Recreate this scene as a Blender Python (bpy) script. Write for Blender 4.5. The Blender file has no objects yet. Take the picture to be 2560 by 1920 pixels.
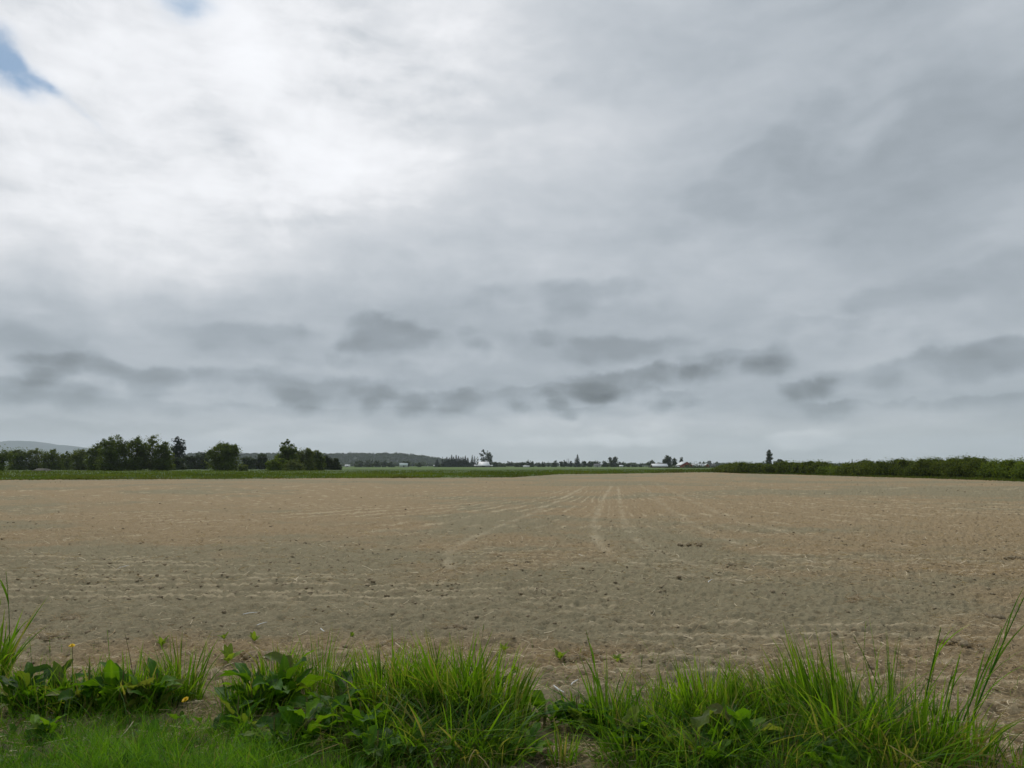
import bpy, math, random
import numpy as np
from mathutils import Matrix, Vector

# ------------------------------------------------------------------ camera
SC = bpy.context.scene
COL = SC.collection
F = 1828.0                       # focal length in photo pixels (photo 2560 x 1920)
HZ = 1164.0                      # photo row of the horizon
EYE = 1.6
PITCH = math.atan((HZ - 960.0) / F)
cam_d = bpy.data.cameras.new('camera')
cam = bpy.data.objects.new('camera', cam_d)
COL.objects.link(cam)
cam.location = (0, 0, EYE)
cam.rotation_euler = (math.pi / 2 + PITCH, 0, 0)
cam_d.sensor_width = 36.0
cam_d.lens = 36.0 * F / 2560.0
cam_d.clip_start = 0.05
cam_d.clip_end = 40000
SC.camera = cam
SC.view_settings.view_transform = 'Standard'
SC.view_settings.look = 'None'
SC.view_settings.gamma = 1.0
SC.view_settings.exposure = 0.1
SC.view_settings.use_curve_mapping = False
SC.cycles.use_denoising = True
SC.cycles.max_bounces = 6
SC.cycles.diffuse_bounces = 3
SC.cycles.transmission_bounces = 4
SC.cycles.volume_bounces = 1
SC.cycles.transparent_max_bounces = 8

SUN_AZ = math.radians(-24)       # left of straight ahead
SUN_EL = math.radians(50)


def ray(px, py):
    """direction in the world of a photo pixel"""
    x = (px - 1280.0) / F
    z = (960.0 - py) / F
    c, s = math.cos(PITCH), math.sin(PITCH)
    return Vector((x, c - z * s, s + z * c))


def gnd(px, py, z=0.0):
    r = ray(px, py)
    t = (z - EYE) / r.z
    return np.array([r.x * t, r.y * t, z])


def at(px, py, depth):
    r = ray(px, py)
    t = depth / r.y
    return np.array([r.x * t, depth, EYE + r.z * t])


# ------------------------------------------------------------------ world
class E:
    """tiny expression layer over shader math nodes"""
    tree = None

    def __init__(self, s):
        self.s = s

    @staticmethod
    def op(o, *a, clamp=False):
        n = E.tree.nodes.new('ShaderNodeMath')
        n.operation = o
        n.use_clamp = clamp
        for i, v in enumerate(a):
            if isinstance(v, E):
                E.tree.links.new(v.s, n.inputs[i])
            else:
                n.inputs[i].default_value = v
        return E(n.outputs[0])

    def __add__(self, o): return E.op('ADD', self, o)
    __radd__ = __add__
    def __sub__(self, o): return E.op('SUBTRACT', self, o)
    def __rsub__(self, o): return E.op('SUBTRACT', o, self)
    def __mul__(self, o): return E.op('MULTIPLY', self, o)
    __rmul__ = __mul__
    def __truediv__(self, o): return E.op('DIVIDE', self, o)
    def __pow__(self, o): return E.op('POWER', self, o)


def sstep(x, lo, hi):
    n = E.tree.nodes.new('ShaderNodeMapRange')
    n.interpolation_type = 'SMOOTHSTEP'
    E.tree.links.new(x.s, n.inputs['Value'])
    n.inputs['From Min'].default_value = lo
    n.inputs['From Max'].default_value = hi
    return E(n.outputs['Result'])


def noise(vec, scale, detail=4, rough=0.5, dist=0.0, out='Fac'):
    n = E.tree.nodes.new('ShaderNodeTexNoise')
    n.inputs['Scale'].default_value = scale
    n.inputs['Detail'].default_value = detail
    n.inputs['Roughness'].default_value = rough
    n.inputs['Distortion'].default_value = dist
    if vec is not None:
        E.tree.links.new(vec, n.inputs['Vector'])
    return E(n.outputs[out])


def combine(x, y, z):
    n = E.tree.nodes.new('ShaderNodeCombineXYZ')
    for i, v in enumerate((x, y, z)):
        if isinstance(v, E):
            E.tree.links.new(v.s, n.inputs[i])
        else:
            n.inputs[i].default_value = v
    return n.outputs[0]


def vmath(o, a, b=None):
    n = E.tree.nodes.new('ShaderNodeVectorMath')
    n.operation = o
    E.tree.links.new(a, n.inputs[0])
    if b is not None:
        if isinstance(b, (tuple, list)):
            n.inputs[1].default_value = b
        else:
            E.tree.links.new(b, n.inputs[1])
    return n


def mixc(fac, a, b):
    n = E.tree.nodes.new('ShaderNodeMix')
    n.data_type = 'RGBA'
    for i, v in ((0, fac), (6, a), (7, b)):
        if isinstance(v, E):
            E.tree.links.new(v.s, n.inputs[i])
        elif isinstance(v, (tuple, list)):
            n.inputs[i].default_value = (*v[:3], 1)
        else:
            n.inputs[i].default_value = v
    return E(n.outputs[2])


W = bpy.data.worlds.new('World')
SC.world = W
W.use_nodes = True
WT = W.node_tree
for n in list(WT.nodes):
    WT.nodes.remove(n)
E.tree = WT
w_out = WT.nodes.new('ShaderNodeOutputWorld')
w_bg = WT.nodes.new('ShaderNodeBackground')
w_bg.inputs['Strength'].default_value = 0.1
WT.links.new(w_bg.outputs[0], w_out.inputs['Surface'])
w_sky = WT.nodes.new('ShaderNodeTexSky')
w_sky.sky_type = 'NISHITA'
w_sky.sun_disc = False
w_sky.sun_elevation = SUN_EL
w_sky.sun_rotation = SUN_AZ
w_sky.air_density = 1.0
w_tc = WT.nodes.new('ShaderNodeTexCoord')
DIR = w_tc.outputs['Generated']
# cloud edges are ragged: warp the direction a little with noise
wn = noise(DIR, 7.0, 5, 0.55, out='Color')
wv = vmath('SUBTRACT', wn.s, (0.5, 0.5, 0.5)).outputs[0]
ws = vmath('SCALE', wv)
ws.inputs['Scale'].default_value = 0.13
DW = vmath('ADD', DIR, ws.outputs[0]).outputs[0]
ws2 = vmath('SCALE', wv)
ws2.inputs['Scale'].default_value = 0.045
DW2 = vmath('ADD', DIR, ws2.outputs[0]).outputs[0]
ws3 = vmath('SCALE', wv)
ws3.inputs['Scale'].default_value = 0.02
DW3 = vmath('ADD', DIR, ws3.outputs[0]).outputs[0]
wn4 = noise(DIR, 16.0, 5, 0.6, out='Color')
ws4 = vmath('MULTIPLY', vmath('SUBTRACT', wn4.s, (0.5, 0.5, 0.5)).outputs[0], (0.05, 0.05, 0.035)).outputs[0]
DW4 = vmath('ADD', DW3, ws4).outputs[0]
wsep = WT.nodes.new('ShaderNodeSeparateXYZ')
WT.links.new(DIR, wsep.inputs[0])
dx, dy, dz = (E(wsep.outputs[i]) for i in range(3))
den = E.op('MAXIMUM', dz, 0.0) + 0.09
LAYER = combine(dx / den, dy / den, 3.7)


def patch(X, Y, sx, sy, rot=0.0, src=None, flat=False):
    """soft elliptical cloud patch at a fixed bearing of the sky (bearing taken from the photo at 2212 wide)"""
    c = ray(X * 2560 / 2212, Y * 2560 / 2212).normalized()
    e1 = Vector((0, 0, 1)).cross(c) * -1
    e1.normalize()
    e2 = c.cross(e1) * -1
    if e2.z < 0:
        e2 = -e2
    a = math.radians(rot)
    f1 = e1 * math.cos(a) + e2 * math.sin(a)
    f2 = c.cross(f1)
    R = Matrix((f1, f2, c)).transposed()
    if R.determinant() < 0:
        f2 = -f2
        R = Matrix((f1, f2, c)).transposed()
    n = WT.nodes.new('ShaderNodeMapping')
    n.vector_type = 'TEXTURE'
    n.inputs['Location'].default_value = c
    n.inputs['Rotation'].default_value = R.to_euler()
    n.inputs['Scale'].default_value = (sx / 1580.0, sy / 1580.0, 0.7)
    WT.links.new(DW if src is None else src, n.inputs['Vector'])
    if flat:         # cloud with a level base: fades faster below than above
        q = WT.nodes.new('ShaderNodeSeparateXYZ')
        WT.links.new(n.outputs[0], q.inputs[0])
        u, v, w = (E(q.outputs[i]) for i in range(3))
        v = v + 0.5
        v = E.op('MAXIMUM', v, 0.0) * 0.85 + E.op('MAXIMUM', v * -1.0, 0.0) * 2.6
        d = u * u + v * v + w * w
    else:
        d = E(vmath('DOT_PRODUCT', n.outputs[0], n.outputs[0]).outputs['Value'])
    return E.op('POWER', 2.7183, d * -0.5)


fine = noise(LAYER, 1.1, 7, 0.58, 0.3) - 0.5           # stretched flat cloud deck
soft = noise(DIR, 3.2, 5, 0.5, 0.4) - 0.5
puff = noise(DW2, 8.0, 9, 0.6, 0.6) - 0.5


def cloudlets(lift, sc, flat):
    """heaped cloud density, lengthened sideways, sampled a little higher or lower"""
    n = vmath('ADD', DW2, (0, 0, lift)).outputs[0]
    n = vmath('MULTIPLY', n, (1.0, 1.0, flat)).outputs[0]
    return noise(n, sc, 8, 0.56, 0.15)


def heads(sc, flat, detail):
    """rounded cauliflower heads"""
    n = WT.nodes.new('ShaderNodeTexVoronoi')
    n.feature = 'F1'
    n.inputs['Scale'].default_value = sc
    n.inputs['Detail'].default_value = detail
    n.inputs['Roughness'].default_value = 0.55
    v_ = vmath('MULTIPLY', DW3, (1.0, 1.0, flat)).outputs[0]
    WT.links.new(v_, n.inputs['Vector'])
    return 0.45 - E(n.outputs['Distance'])


caul = heads(13.0, 1.6, 1.0) + 0.17
caul2 = heads(5.0, 1.9, 1.0) + 0.06
c_lo, c_hi = cloudlets(-0.012, 4.2, 2.9), cloudlets(0.012, 4.2, 2.9)
emboss = E.op('MAXIMUM', E.op('MINIMUM', c_lo - c_hi, 0.16), -0.16)      # lit tops, dark bases
d_lo, d_hi = cloudlets(-0.006, 10.0, 3.2), cloudlets(0.006, 10.0, 3.2)
emboss2 = d_lo - d_hi
heap = (c_lo + c_hi) * 0.5 - 0.5
low = 1.0 - sstep(dz, 0.10, 0.30)
veryl = 1.0 - sstep(dz, 0.02, 0.085)
V = 0.708 + fine * 0.10 + soft * 0.07 + puff * 0.06 + emboss * 0.07 + emboss2 * 0.07 + caul2 * 0.05
V = V - sstep(heap, -0.03, 0.12) * low * 0.03 + veryl * 0.08 + low * 0.024
# bright side towards the hidden sun
BRIGHT = [
    (110, 300, 400, 170, 0, 0.21), (620, 230, 300, 170, 0, 0.16), (330, 60, 420, 130, 0, 0.10),
    (870, 90, 330, 210, 0, 0.10), (640, 370, 150, 55, 15, 0.09), (200, 440, 300, 60, 0, 0.07),
    (260, 560, 400, 80, 0, 0.06), (690, 460, 60, 25, 15, 0.07), (60, 690, 70, 20, 0, 0.06),
    (1250, 420, 260, 330, 0, 0.02), (2190, 90, 90, 70, 0, 0.06), (1850, 300, 60, 30, 20, 0.05),
    (1560, 560, 320, 50, 0, 0.02), (900, 790, 60, 12, 0, 0.05), (260, 825, 260, 8, 0, 0.03),
    (1050, 935, 420, 22, 0, 0.05), (1330, 905, 220, 16, 0, 0.04), (1150, 958, 110, 9, 0, 0.10), (600, 940, 300, 10, 0, 0.04),
    (1370, 950, 80, 11, 0, 0.11), (1725, 944, 55, 11, 0, 0.11), (1000, 760, 120, 20, 0, 0.04),
    (600, 790, 120, 10, 0, 0.03),
]
DARK = [
    (2170, 220, 210, 80, 10, 0.07), (1850, 470, 90, 110, 0, 0.025), (1000, 520, 300, 200, 0, 0.02), (450, 690, 600, 90, 0, 0.06),
    (2150, 640, 240, 55, 8, 0.05), (2100, 790, 190, 30, 6, 0.11), (1650, 380, 130, 58, 30, 0.05),
    (1240, 130, 130, 60, 0, 0.06), (1760, 715, 110, 22, 0, 0.06), (1600, 790, 90, 24, 0, 0.07),
    (850, 740, 95, 36, 0, 0.12), (1240, 655, 110, 36, 0, 0.07), (1170, 735, 45, 20, 0, 0.07),
    (1360, 765, 110, 26, 0, 0.09), (1330, 832, 160, 28, 4, 0.15), (1100, 860, 170, 24, 4, 0.10),
    (900, 870, 200, 22, 0, 0.08), (700, 845, 170, 22, 0, 0.05), (480, 830, 200, 24, 0, 0.06),
    (220, 806, 100, 20, 0, 0.09), (60, 860, 110, 20, 0, 0.07), (330, 880, 200, 14, 0, 0.05),
    (30, 740, 70, 45, 0, 0.08), (560, 740, 110, 30, 0, 0.05), (1730, 845, 36, 18, 0, 0.12),
    (1790, 878, 50, 12, 0, 0.09), (1950, 872, 90, 12, 0, 0.07), (2130, 872, 90, 14, 0, 0.06),
    (200, 930, 260, 16, 0, 0.04), (1450, 855, 60, 16, 0, 0.09),
    (130, 425, 90, 20, 0, 0.05), (700, 890, 240, 10, 0, 0.05), (1240, 890, 60, 8, 0, 0.06), (1000, 300, 120, 30, 25, 0.04),
]
bill = noise(DW3, 17.0, 6, 0.55, 0.2) - 0.5
rag = puff * 0.35 + ((d_lo + d_hi) * 0.5 - 0.5) * 0.6 + bill * 0.6 + caul * 0.75
for (X, Y, sx, sy, r, a), sg in [(q, 1) for q in BRIGHT] + [(q, -1) for q in DARK]:
    if sy < 60:      # small clouds have ragged edges
        k = patch(X, Y, sx * (1.45 if sg < 0 else 1.2), sy * (1.5 if sg < 0 else 1.2), r, DW4 if sg < 0 else DW2, flat=sg < 0)
        V = V + sstep(k + rag * (k * (1.25 - k) * 3.0), 0.22, 0.95) * (a * sg)
    else:
        V = V + patch(X, Y, sx, sy, r) * (a * sg)
bright = sstep(V, 0.78, 1.0)
billow = sstep(noise(DW2, 5.5, 7, 0.55, 0.3), 0.42, 0.60) - 0.5
V = V + bright * (billow * 0.07 + caul2 * 0.17 + puff * 0.28 + fine * 0.06 + emboss * 0.2 + emboss2 * 0.22)
# soft shoulder towards white
over = E.op('MAXIMUM', V - 0.84, 0.0)
V = E.op('MINIMUM', V, 0.84) + (1.0 - E.op('POWER', 2.7183, over * -5.5)) * 0.15
V = E.op('MAXIMUM', V, 0.3)
LUM = V ** 2.2
wr = sstep(V, 0.6, 0.95)
# blue-grey cloud bases to white tops
tint = mixc(wr, (0.88, 0.99, 1.105), (0.985, 1.0, 1.035))
tint = mixc(veryl * 0.7, tint, (0.96, 1.0, 1.045))
cl = WT.nodes.new('ShaderNodeVectorMath')
cl.operation = 'SCALE'
WT.links.new(tint.s, cl.inputs[0])
WT.links.new((LUM * 10.0).s, cl.inputs['Scale'])
gap = patch(10, 128, 46, 25, -28, DW2) + patch(400, 6, 40, 26, 20, DW2) * 0.62 + patch(150, 218, 44, 7, -32, DW2) * 0.6
gap = gap * (1.0 + puff * 3.0 + emboss2 * 2.0)
gapm = sstep(gap, 0.10, 1.05)
skyscale = vmath('MULTIPLY', w_sky.outputs[0], (0.55, 0.68, 0.74))
fin = mixc(gapm, E(cl.outputs[0]), E(skyscale.outputs[0]))
WT.links.new(fin.s, w_bg.inputs['Color'])

sun_d = bpy.data.lights.new('sun', 'SUN')
sun_d.energy = 1.5
sun_d.angle = math.radians(10)
sun_d.color = (1.0, 0.95, 0.87)
sun = bpy.data.objects.new('sun', sun_d)
COL.objects.link(sun)
sv = Vector((math.sin(SUN_AZ) * math.cos(SUN_EL), math.cos(SUN_AZ) * math.cos(SUN_EL), math.sin(SUN_EL)))
sun.rotation_euler = (-sv).to_track_quat('-Z', 'Y').to_euler()
sun.location = sv * 200

# ------------------------------------------------------------------ helpers
RNG = np.random.default_rng(7)


def lin(r, g, b):
    f = lambda c: (c / 255 / 12.92) if c < 10.3 else (((c / 255) + 0.055) / 1.055) ** 2.4
    return (f(r), f(g), f(b))


def _hash(ix, iy, seed):
    h = (ix.astype(np.int64) * 374761393 + iy.astype(np.int64) * 668265263 + seed * 974711) & 0xFFFFFFFF
    h = ((h ^ (h >> 13)) * 1274126177) & 0xFFFFFFFF
    h = h ^ (h >> 16)
    return (h & 0xFFFFFF) / float(0xFFFFFF)


def vnoise(x, y, seed=0):
    ix, iy = np.floor(x), np.floor(y)
    fx, fy = x - ix, y - iy
    fx, fy = fx * fx * (3 - 2 * fx), fy * fy * (3 - 2 * fy)
    a, b = _hash(ix, iy, seed), _hash(ix + 1, iy, seed)
    c, d = _hash(ix, iy + 1, seed), _hash(ix + 1, iy + 1, seed)
    return (a * (1 - fx) + b * fx) * (1 - fy) + (c * (1 - fx) + d * fx) * fy - 0.5


def fbm(x, y, seed=0, oct=4, gain=0.5):
    s, a = 0, 1.0
    for o in range(oct):
        s = s + a * vnoise(x, y, seed + o * 17)
        x, y, a = x * 2.03 + 3.1, y * 2.03 + 1.7, a * gain
    return s


def link(o, parent=None):
    COL.objects.link(o)
    if parent is not None:
        o.parent = parent
    return o


def mk(name, V, faces, mat, parent=None, smooth=False, attr=None, loc=None):
    """link ONE mesh object built from numpy arrays; faces is one (m,k) array or a list of them"""
    V = np.asarray(V, dtype=np.float64)
    if loc is not None:
        V = V - np.asarray(loc, dtype=np.float64)
    if not isinstance(faces, list):
        faces = [faces]
    faces = [np.asarray(f, dtype=np.int32) for f in faces if len(f)]
    me = bpy.data.meshes.new(name)
    me.vertices.add(len(V))
    me.vertices.foreach_set('co', V.astype(np.float32).ravel())
    li = np.concatenate([f.ravel() for f in faces])
    me.loops.add(len(li))
    me.loops.foreach_set('vertex_index', li)
    starts, off = [], 0
    for f in faces:
        starts.append(off + np.arange(len(f)) * f.shape[1])
        off += f.size
    st = np.concatenate(starts).astype(np.int32)
    me.polygons.add(len(st))
    me.polygons.foreach_set('loop_start', st)
    me.update(calc_edges=True)
    if smooth:
        me.polygons.foreach_set('use_smooth', np.ones(len(st), dtype=bool))
    if attr is not None:
        a = me.color_attributes.new('tone', 'FLOAT_COLOR', 'POINT')
        A = np.ones((len(V), 4), dtype=np.float32)
        A[:, :attr.shape[1]] = attr
        a.data.foreach_set('color', A.ravel())
    me.materials.append(mat)
    o = bpy.data.objects.new(name, me)
    link(o, parent)
    if loc is not None and parent is None:
        o.location = loc
    return o


def tag(o, label=None, cat=None, group=None, kind=None):
    if label: o['label'] = label
    if cat: o['category'] = cat
    if group: o['group'] = group
    if kind: o['kind'] = kind
    return o


def thing(name, loc, label, cat, group=None):
    o = bpy.data.objects.new(name, None)
    o.empty_display_size = 0.2
    o.location = loc
    link(o)
    return tag(o, label, cat, group)


class Geo:
    """collects vertices and faces (local coordinates)"""

    def __init__(self):
        self.v, self.f, self.a, self.n = [], [], [], 0

    def add(self, V, Fc, A=None):
        V = np.asarray(V, float)
        self.v.append(V)
        self.f.append(np.asarray(Fc, int) + self.n)
        self.a.append(np.zeros((len(V), 3)) if A is None else A)
        self.n += len(V)

    def box(self, x0, x1, y0, y1, z0, z1):
        V = [(x, y, z) for z in (z0, z1) for y in (y0, y1) for x in (x0, x1)]
        self.add(V, [(0, 2, 3, 1), (4, 5, 7, 6), (0, 1, 5, 4), (2, 6, 7, 3), (0, 4, 6, 2), (1, 3, 7, 5)])

    def prism(self, prof, y0, y1):
        """profile of (x, z) points extruded along y"""
        k = len(prof)
        V = [(x, y0, z) for x, z in prof] + [(x, y1, z) for x, z in prof]
        self.add(V, [(i, (i + 1) % k, (i + 1) % k + k, i + k) for i in range(k)])
        c = self.n
        self.add([(x, y, z) for y in (y0, y1) for x, z in [(np.mean([p[0] for p in prof]), np.mean([p[1] for p in prof]))]] +
                 V, [(0, 2 + (i + 1) % k, 2 + i, 2 + i) for i in range(k)] + [(1, 2 + k + i, 2 + k + (i + 1) % k, 2 + k + (i + 1) % k) for i in range(k)])

    def tube(self, P, R, sides=7):
        P = np.asarray(P, float)
        rings = []
        for i in range(len(P)):
            t = P[min(i + 1, len(P) - 1)] - P[max(i - 1, 0)]
            t = t / (np.linalg.norm(t) + 1e-9)
            u = np.cross(t, (0.3, 1, 0.1))
            u /= np.linalg.norm(u) + 1e-9
            w = np.cross(t, u)
            an = np.arange(sides) * 2 * math.pi / sides
            rings.append(P[i] + R[i] * (np.cos(an)[:, None] * u + np.sin(an)[:, None] * w))
        fs = [(i * sides + j, i * sides + (j + 1) % sides, (i + 1) * sides + (j + 1) % sides, (i + 1) * sides + j)
              for i in range(len(P) - 1) for j in range(sides)]
        self.add(np.concatenate(rings), fs)

    def build(self, name, mat, parent=None, smooth=False, attr=False, loc=None):
        V = np.concatenate(self.v)
        # degenerate quads become triangles
        Q, T = [], []
        for f in self.f:
            if f.shape[1] == 4:
                d = f[:, 2] == f[:, 3]
                Q.append(f[~d]); T.append(f[d][:, :3])
            else:
                T.append(f)
        fl = [np.concatenate(x) for x in (Q, T) if len(x) and sum(len(y) for y in x)]
        return mk(name, V, fl, mat, parent, smooth, np.concatenate(self.a) if attr else None, loc)


def material(name):
    m = bpy.data.materials.new(name)
    m.use_nodes = True
    t = m.node_tree
    E.tree = t
    b = t.nodes['Principled BSDF']
    return m, t, b


def plain(name, col, rough=0.7, var=0.25, scale=3.0, metal=0.0, spec=0.3, bump=0.0):
    m, t, b = material(name)
    tc = t.nodes.new('ShaderNodeTexCoord')
    n = noise(tc.outputs['Object'], scale, 6, 0.6)
    f = sstep(n, 0.3, 0.7)
    c = mixc(f, tuple(x * (1 - var) for x in col), tuple(min(1, x * (1 + var)) for x in col))
    t.links.new(c.s, b.inputs['Base Color'])
    b.inputs['Roughness'].default_value = rough
    b.inputs['Metallic'].default_value = metal
    b.inputs['Specular IOR Level'].default_value = spec
    if bump:
        bn = t.nodes.new('ShaderNodeBump')
        bn.inputs['Strength'].default_value = bump
        bn.inputs['Distance'].default_value = 0.02
        t.links.new(n.s, bn.inputs['Height'])
        t.links.new(bn.outputs[0], b.inputs['Normal'])
    return m


def foliage(name, dark, mid, light, trans=0.3, rough=0.65, spec=0.12, tip=None, dry=(0.30, 0.22, 0.10)):
    """leaf material: tone.r random tint, tone.g position along blade, tone.b dryness"""
    m, t, b = material(name)
    at_ = t.nodes.new('ShaderNodeAttribute')
    at_.attribute_name = 'tone'
    sp = t.nodes.new('ShaderNodeSeparateColor')
    t.links.new(at_.outputs['Color'], sp.inputs[0])
    r, g, d = (E(sp.outputs[i]) for i in range(3))
    c = mixc(sstep(r, 0.0, 0.55), dark, mid)
    c = mixc(sstep(r, 0.5, 1.0), c, light)
    if tip is not None:
        c = mixc(sstep(g, 0.72, 1.05) * 0.7, c, tip)
    c = mixc(d, c, dry)
    t.links.new(c.s, b.inputs['Base Color'])
    b.inputs['Roughness'].default_value = rough
    b.inputs['Specular IOR Level'].default_value = spec
    tr = t.nodes.new('ShaderNodeBsdfTranslucent')
    tc = mixc(0.35, c, light)
    mul = vmath('MULTIPLY', tc.s, (1.7, 1.5, 0.7))
    t.links.new(mul.outputs[0], tr.inputs['Color'])
    mx = t.nodes.new('ShaderNodeMixShader')
    mx.inputs[0].default_value = trans
    t.links.new(b.outputs[0], mx.inputs[1])
    t.links.new(tr.outputs[0], mx.inputs[2])
    t.links.new(mx.outputs[0], t.nodes['Material Output'].inputs['Surface'])
    return m


M = {}
M['bark'] = plain('bark', (0.07, 0.055, 0.04), 0.9, 0.4, 4)
M['broad'] = foliage('broad_leaves', (0.048, 0.080, 0.014), (0.085, 0.130, 0.022), (0.13, 0.18, 0.034), 0.44)
M['broad_pale'] = foliage('pale_leaves', (0.065, 0.095, 0.022), (0.105, 0.145, 0.034), (0.16, 0.20, 0.055), 0.42)
M['conifer'] = foliage('conifer_needles', (0.012, 0.024, 0.014), (0.022, 0.038, 0.020), (0.036, 0.055, 0.026), 0.05)
M['far'] = foliage('far_leaves', (0.024, 0.042, 0.014), (0.042, 0.066, 0.020), (0.070, 0.100, 0.028), 0.28)
M['hedge'] = foliage('hedge_leaves', (0.048, 0.074, 0.012), (0.082, 0.120, 0.018), (0.13, 0.175, 0.026), 0.44)
M['hedge_green'] = foliage('young_hedge_leaves', (0.060, 0.098, 0.012), (0.105, 0.165, 0.018), (0.16, 0.22, 0.024), 0.42)
M['grass'] = foliage('grass_blades', (0.014, 0.060, 0.005), (0.050, 0.170, 0.008), (0.18, 0.36, 0.014), 0.46, 0.5, 0.15, tip=(0.32, 0.38, 0.03))
M['turf'] = foliage('turf_blades', (0.032, 0.120, 0.007), (0.075, 0.225, 0.012), (0.16, 0.35, 0.022), 0.48, 0.5, 0.15)
M['dock'] = foliage('dock_leaves', (0.020, 0.075, 0.005), (0.055, 0.165, 0.008), (0.14, 0.28, 0.012), 0.48, 0.52, 0.22)
M['rank'] = foliage('rank_grass', (0.045, 0.080, 0.010), (0.080, 0.135, 0.014), (0.125, 0.185, 0.022), 0.36, 0.6, 0.1, dry=(0.12, 0.09, 0.045))
M['straw'] = foliage('straw', (0.22, 0.155, 0.08), (0.42, 0.31, 0.175), (0.70, 0.60, 0.42), 0.1, 0.6, 0.25)
_t = M['dock'].node_tree
E.tree = _t
_b = _t.nodes['Principled BSDF']
_src = _b.inputs['Base Color'].links[0].from_socket
_tc = _t.nodes.new('ShaderNodeTexCoord')
_n = noise(_tc.outputs['Object'], 38.0, 6, 0.65)
_n2 = noise(_tc.outputs['Object'], 150.0, 3, 0.6)
_c = mixc(sstep(_n, 0.40, 0.72) * 0.55, E(_src), (0.020, 0.050, 0.008))
_c = mixc(sstep(_n, 0.66, 0.74) * 0.5, _c, (0.13, 0.085, 0.03))
_t.links.new(_c.s, _b.inputs['Base Color'])
_bn = _t.nodes.new('ShaderNodeBump')
_bn.inputs['Strength'].default_value = 0.6
_bn.inputs['Distance'].default_value = 0.006
_t.links.new((_n + _n2 * 0.3).s, _bn.inputs['Height'])
_t.links.new(_bn.outputs[0], _b.inputs['Normal'])
M['petal'] = plain('dandelion_petals', (0.80, 0.52, 0.01), 0.6, 0.15, 80)
M['stem'] = plain('flower_stem', (0.13, 0.13, 0.035), 0.6, 0.2, 30)
M['stem_brown'] = plain('brown_stem', (0.06, 0.035, 0.022), 0.7, 0.3, 40)
M['white_metal'] = plain('white_roofing', (0.80, 0.81, 0.82), 0.5, 0.06, 0.3)
M['white_paint'] = plain('white_boards', (0.72, 0.72, 0.70), 0.7, 0.08, 0.4)
M['grey_wall'] = plain('weathered_boards', (0.20, 0.20, 0.20), 0.8, 0.25, 0.5)
M['red_wall'] = plain('red_barn_boards', (0.30, 0.045, 0.040), 0.8, 0.25, 0.5)
M['dark_wall'] = plain('dark_boards', (0.075, 0.045, 0.04), 0.8, 0.25, 0.5)
M['silo'] = plain('silo_concrete', (0.20, 0.19, 0.20), 0.8, 0.15, 0.4)
M['dark_open'] = plain('dark_doorway', (0.02, 0.02, 0.022), 0.9, 0.1, 1)
M['pale_roof'] = plain('pale_green_roof', (0.52, 0.60, 0.58), 0.6, 0.08, 0.4)
M['rock'] = plain('pale_gravel', (0.13, 0.125, 0.105), 0.95, 0.3, 3.0, bump=0.5)
M['hill'] = plain('wooded_slope', (0.025, 0.036, 0.022), 0.95, 0.35, 0.02)
M['mountain'] = plain('hazed_mountain_forest', (0.030, 0.045, 0.055), 0.95, 0.3, 0.003)  # forest colour with the blue of distant haze painted in

# ------------------------------------------------------------------ field limits
BX = np.array([-1400, 0, 640, 1280, 1357, 1397, 1495, 1618, 1760, 1800, 1850, 1980, 2050, 2180, 2560, 3000, 3800], float)
BD = np.array([63, 82, 90, 101, 120, 138, 143, 155, 178, 172, 150, 132, 122, 103, 73, 53, 38], float)


def bound(px):
    return np.interp(px, BX, BD) + 1.2 * vnoise(px / 37.0, px * 0 + 2.5, 5) + 0.8 * vnoise(px / 9.0, px * 0 + 7.5, 6)


def soil_z(x, y):
    z = 0.03 * fbm(x / 4.0, y / 4.0, 3, 2)
    c = fbm(x / 0.35, y / 0.22, 11, 2)
    z = z + 0.040 * c
    r = 1 - np.abs(2 * fbm(x / 0.16, y / 0.11, 31, 3))
    z = z + 0.042 * (r - 0.5)
    z = z + 0.028 * fbm(x / 0.05, y / 0.04, 51, 2)
    return z


def furrow(x, y):
    """harrow lines: straight across near the verge, turning into lines that run away to the far side (0..1)"""
    xp = x - 0.131 * y + 0.8 * vnoise(x / 9.0, y / 9.0, 301)
    yp = np.maximum(y - 9.0, 0.0)
    turn = np.sqrt(np.abs(xp) * yp + 1e-6) / 0.9 + 0.5 * vnoise(x / 2.0, y / 3.0, 307)
    across = (y + 0.05 * x + 0.5 * vnoise(x / 6.0, y / 6.0, 303) + 0.16 * vnoise(x / 1.1, y / 0.7, 309)) / 0.47
    w = np.clip((y - 13.0) / 8.0, 0, 1)
    w = w * w * (3 - 2 * w)
    a = 0.5 + 0.5 * np.sin(2 * math.pi * across)
    b_ = 0.5 + 0.5 * np.sin(2 * math.pi * turn)
    f = a * (1 - w) + b_ * w
    f = np.where(f > .5, .5 + .5 * np.abs(2 * f - 1) ** (5.0 - 2.5 * w), f * .0 + .5 - .35 * (1 - 2 * f))
    m_ = np.clip(0.40 + 2.0 * fbm(x / 3.0, y / 1.2, 305, 3), 0, 1) * np.clip((90 - y) / 50, 0, 1)
    return 0.5 + (f - 0.5) * m_


def straw_mask(x, y):
    m = fbm(x / 9.0, y / 9.0, 71, 3) + 0.5 * fbm(x / 1.6, y / 1.3, 75, 3)
    near = np.clip((8.2 - y) / 1.6, 0, 1)
    right = np.clip((x - 1.5) / 8.0, 0, 1) * 0.12
    return np.clip(0.5 + m * 1.15 + near * 0.38 + right, 0, 1)


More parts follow.
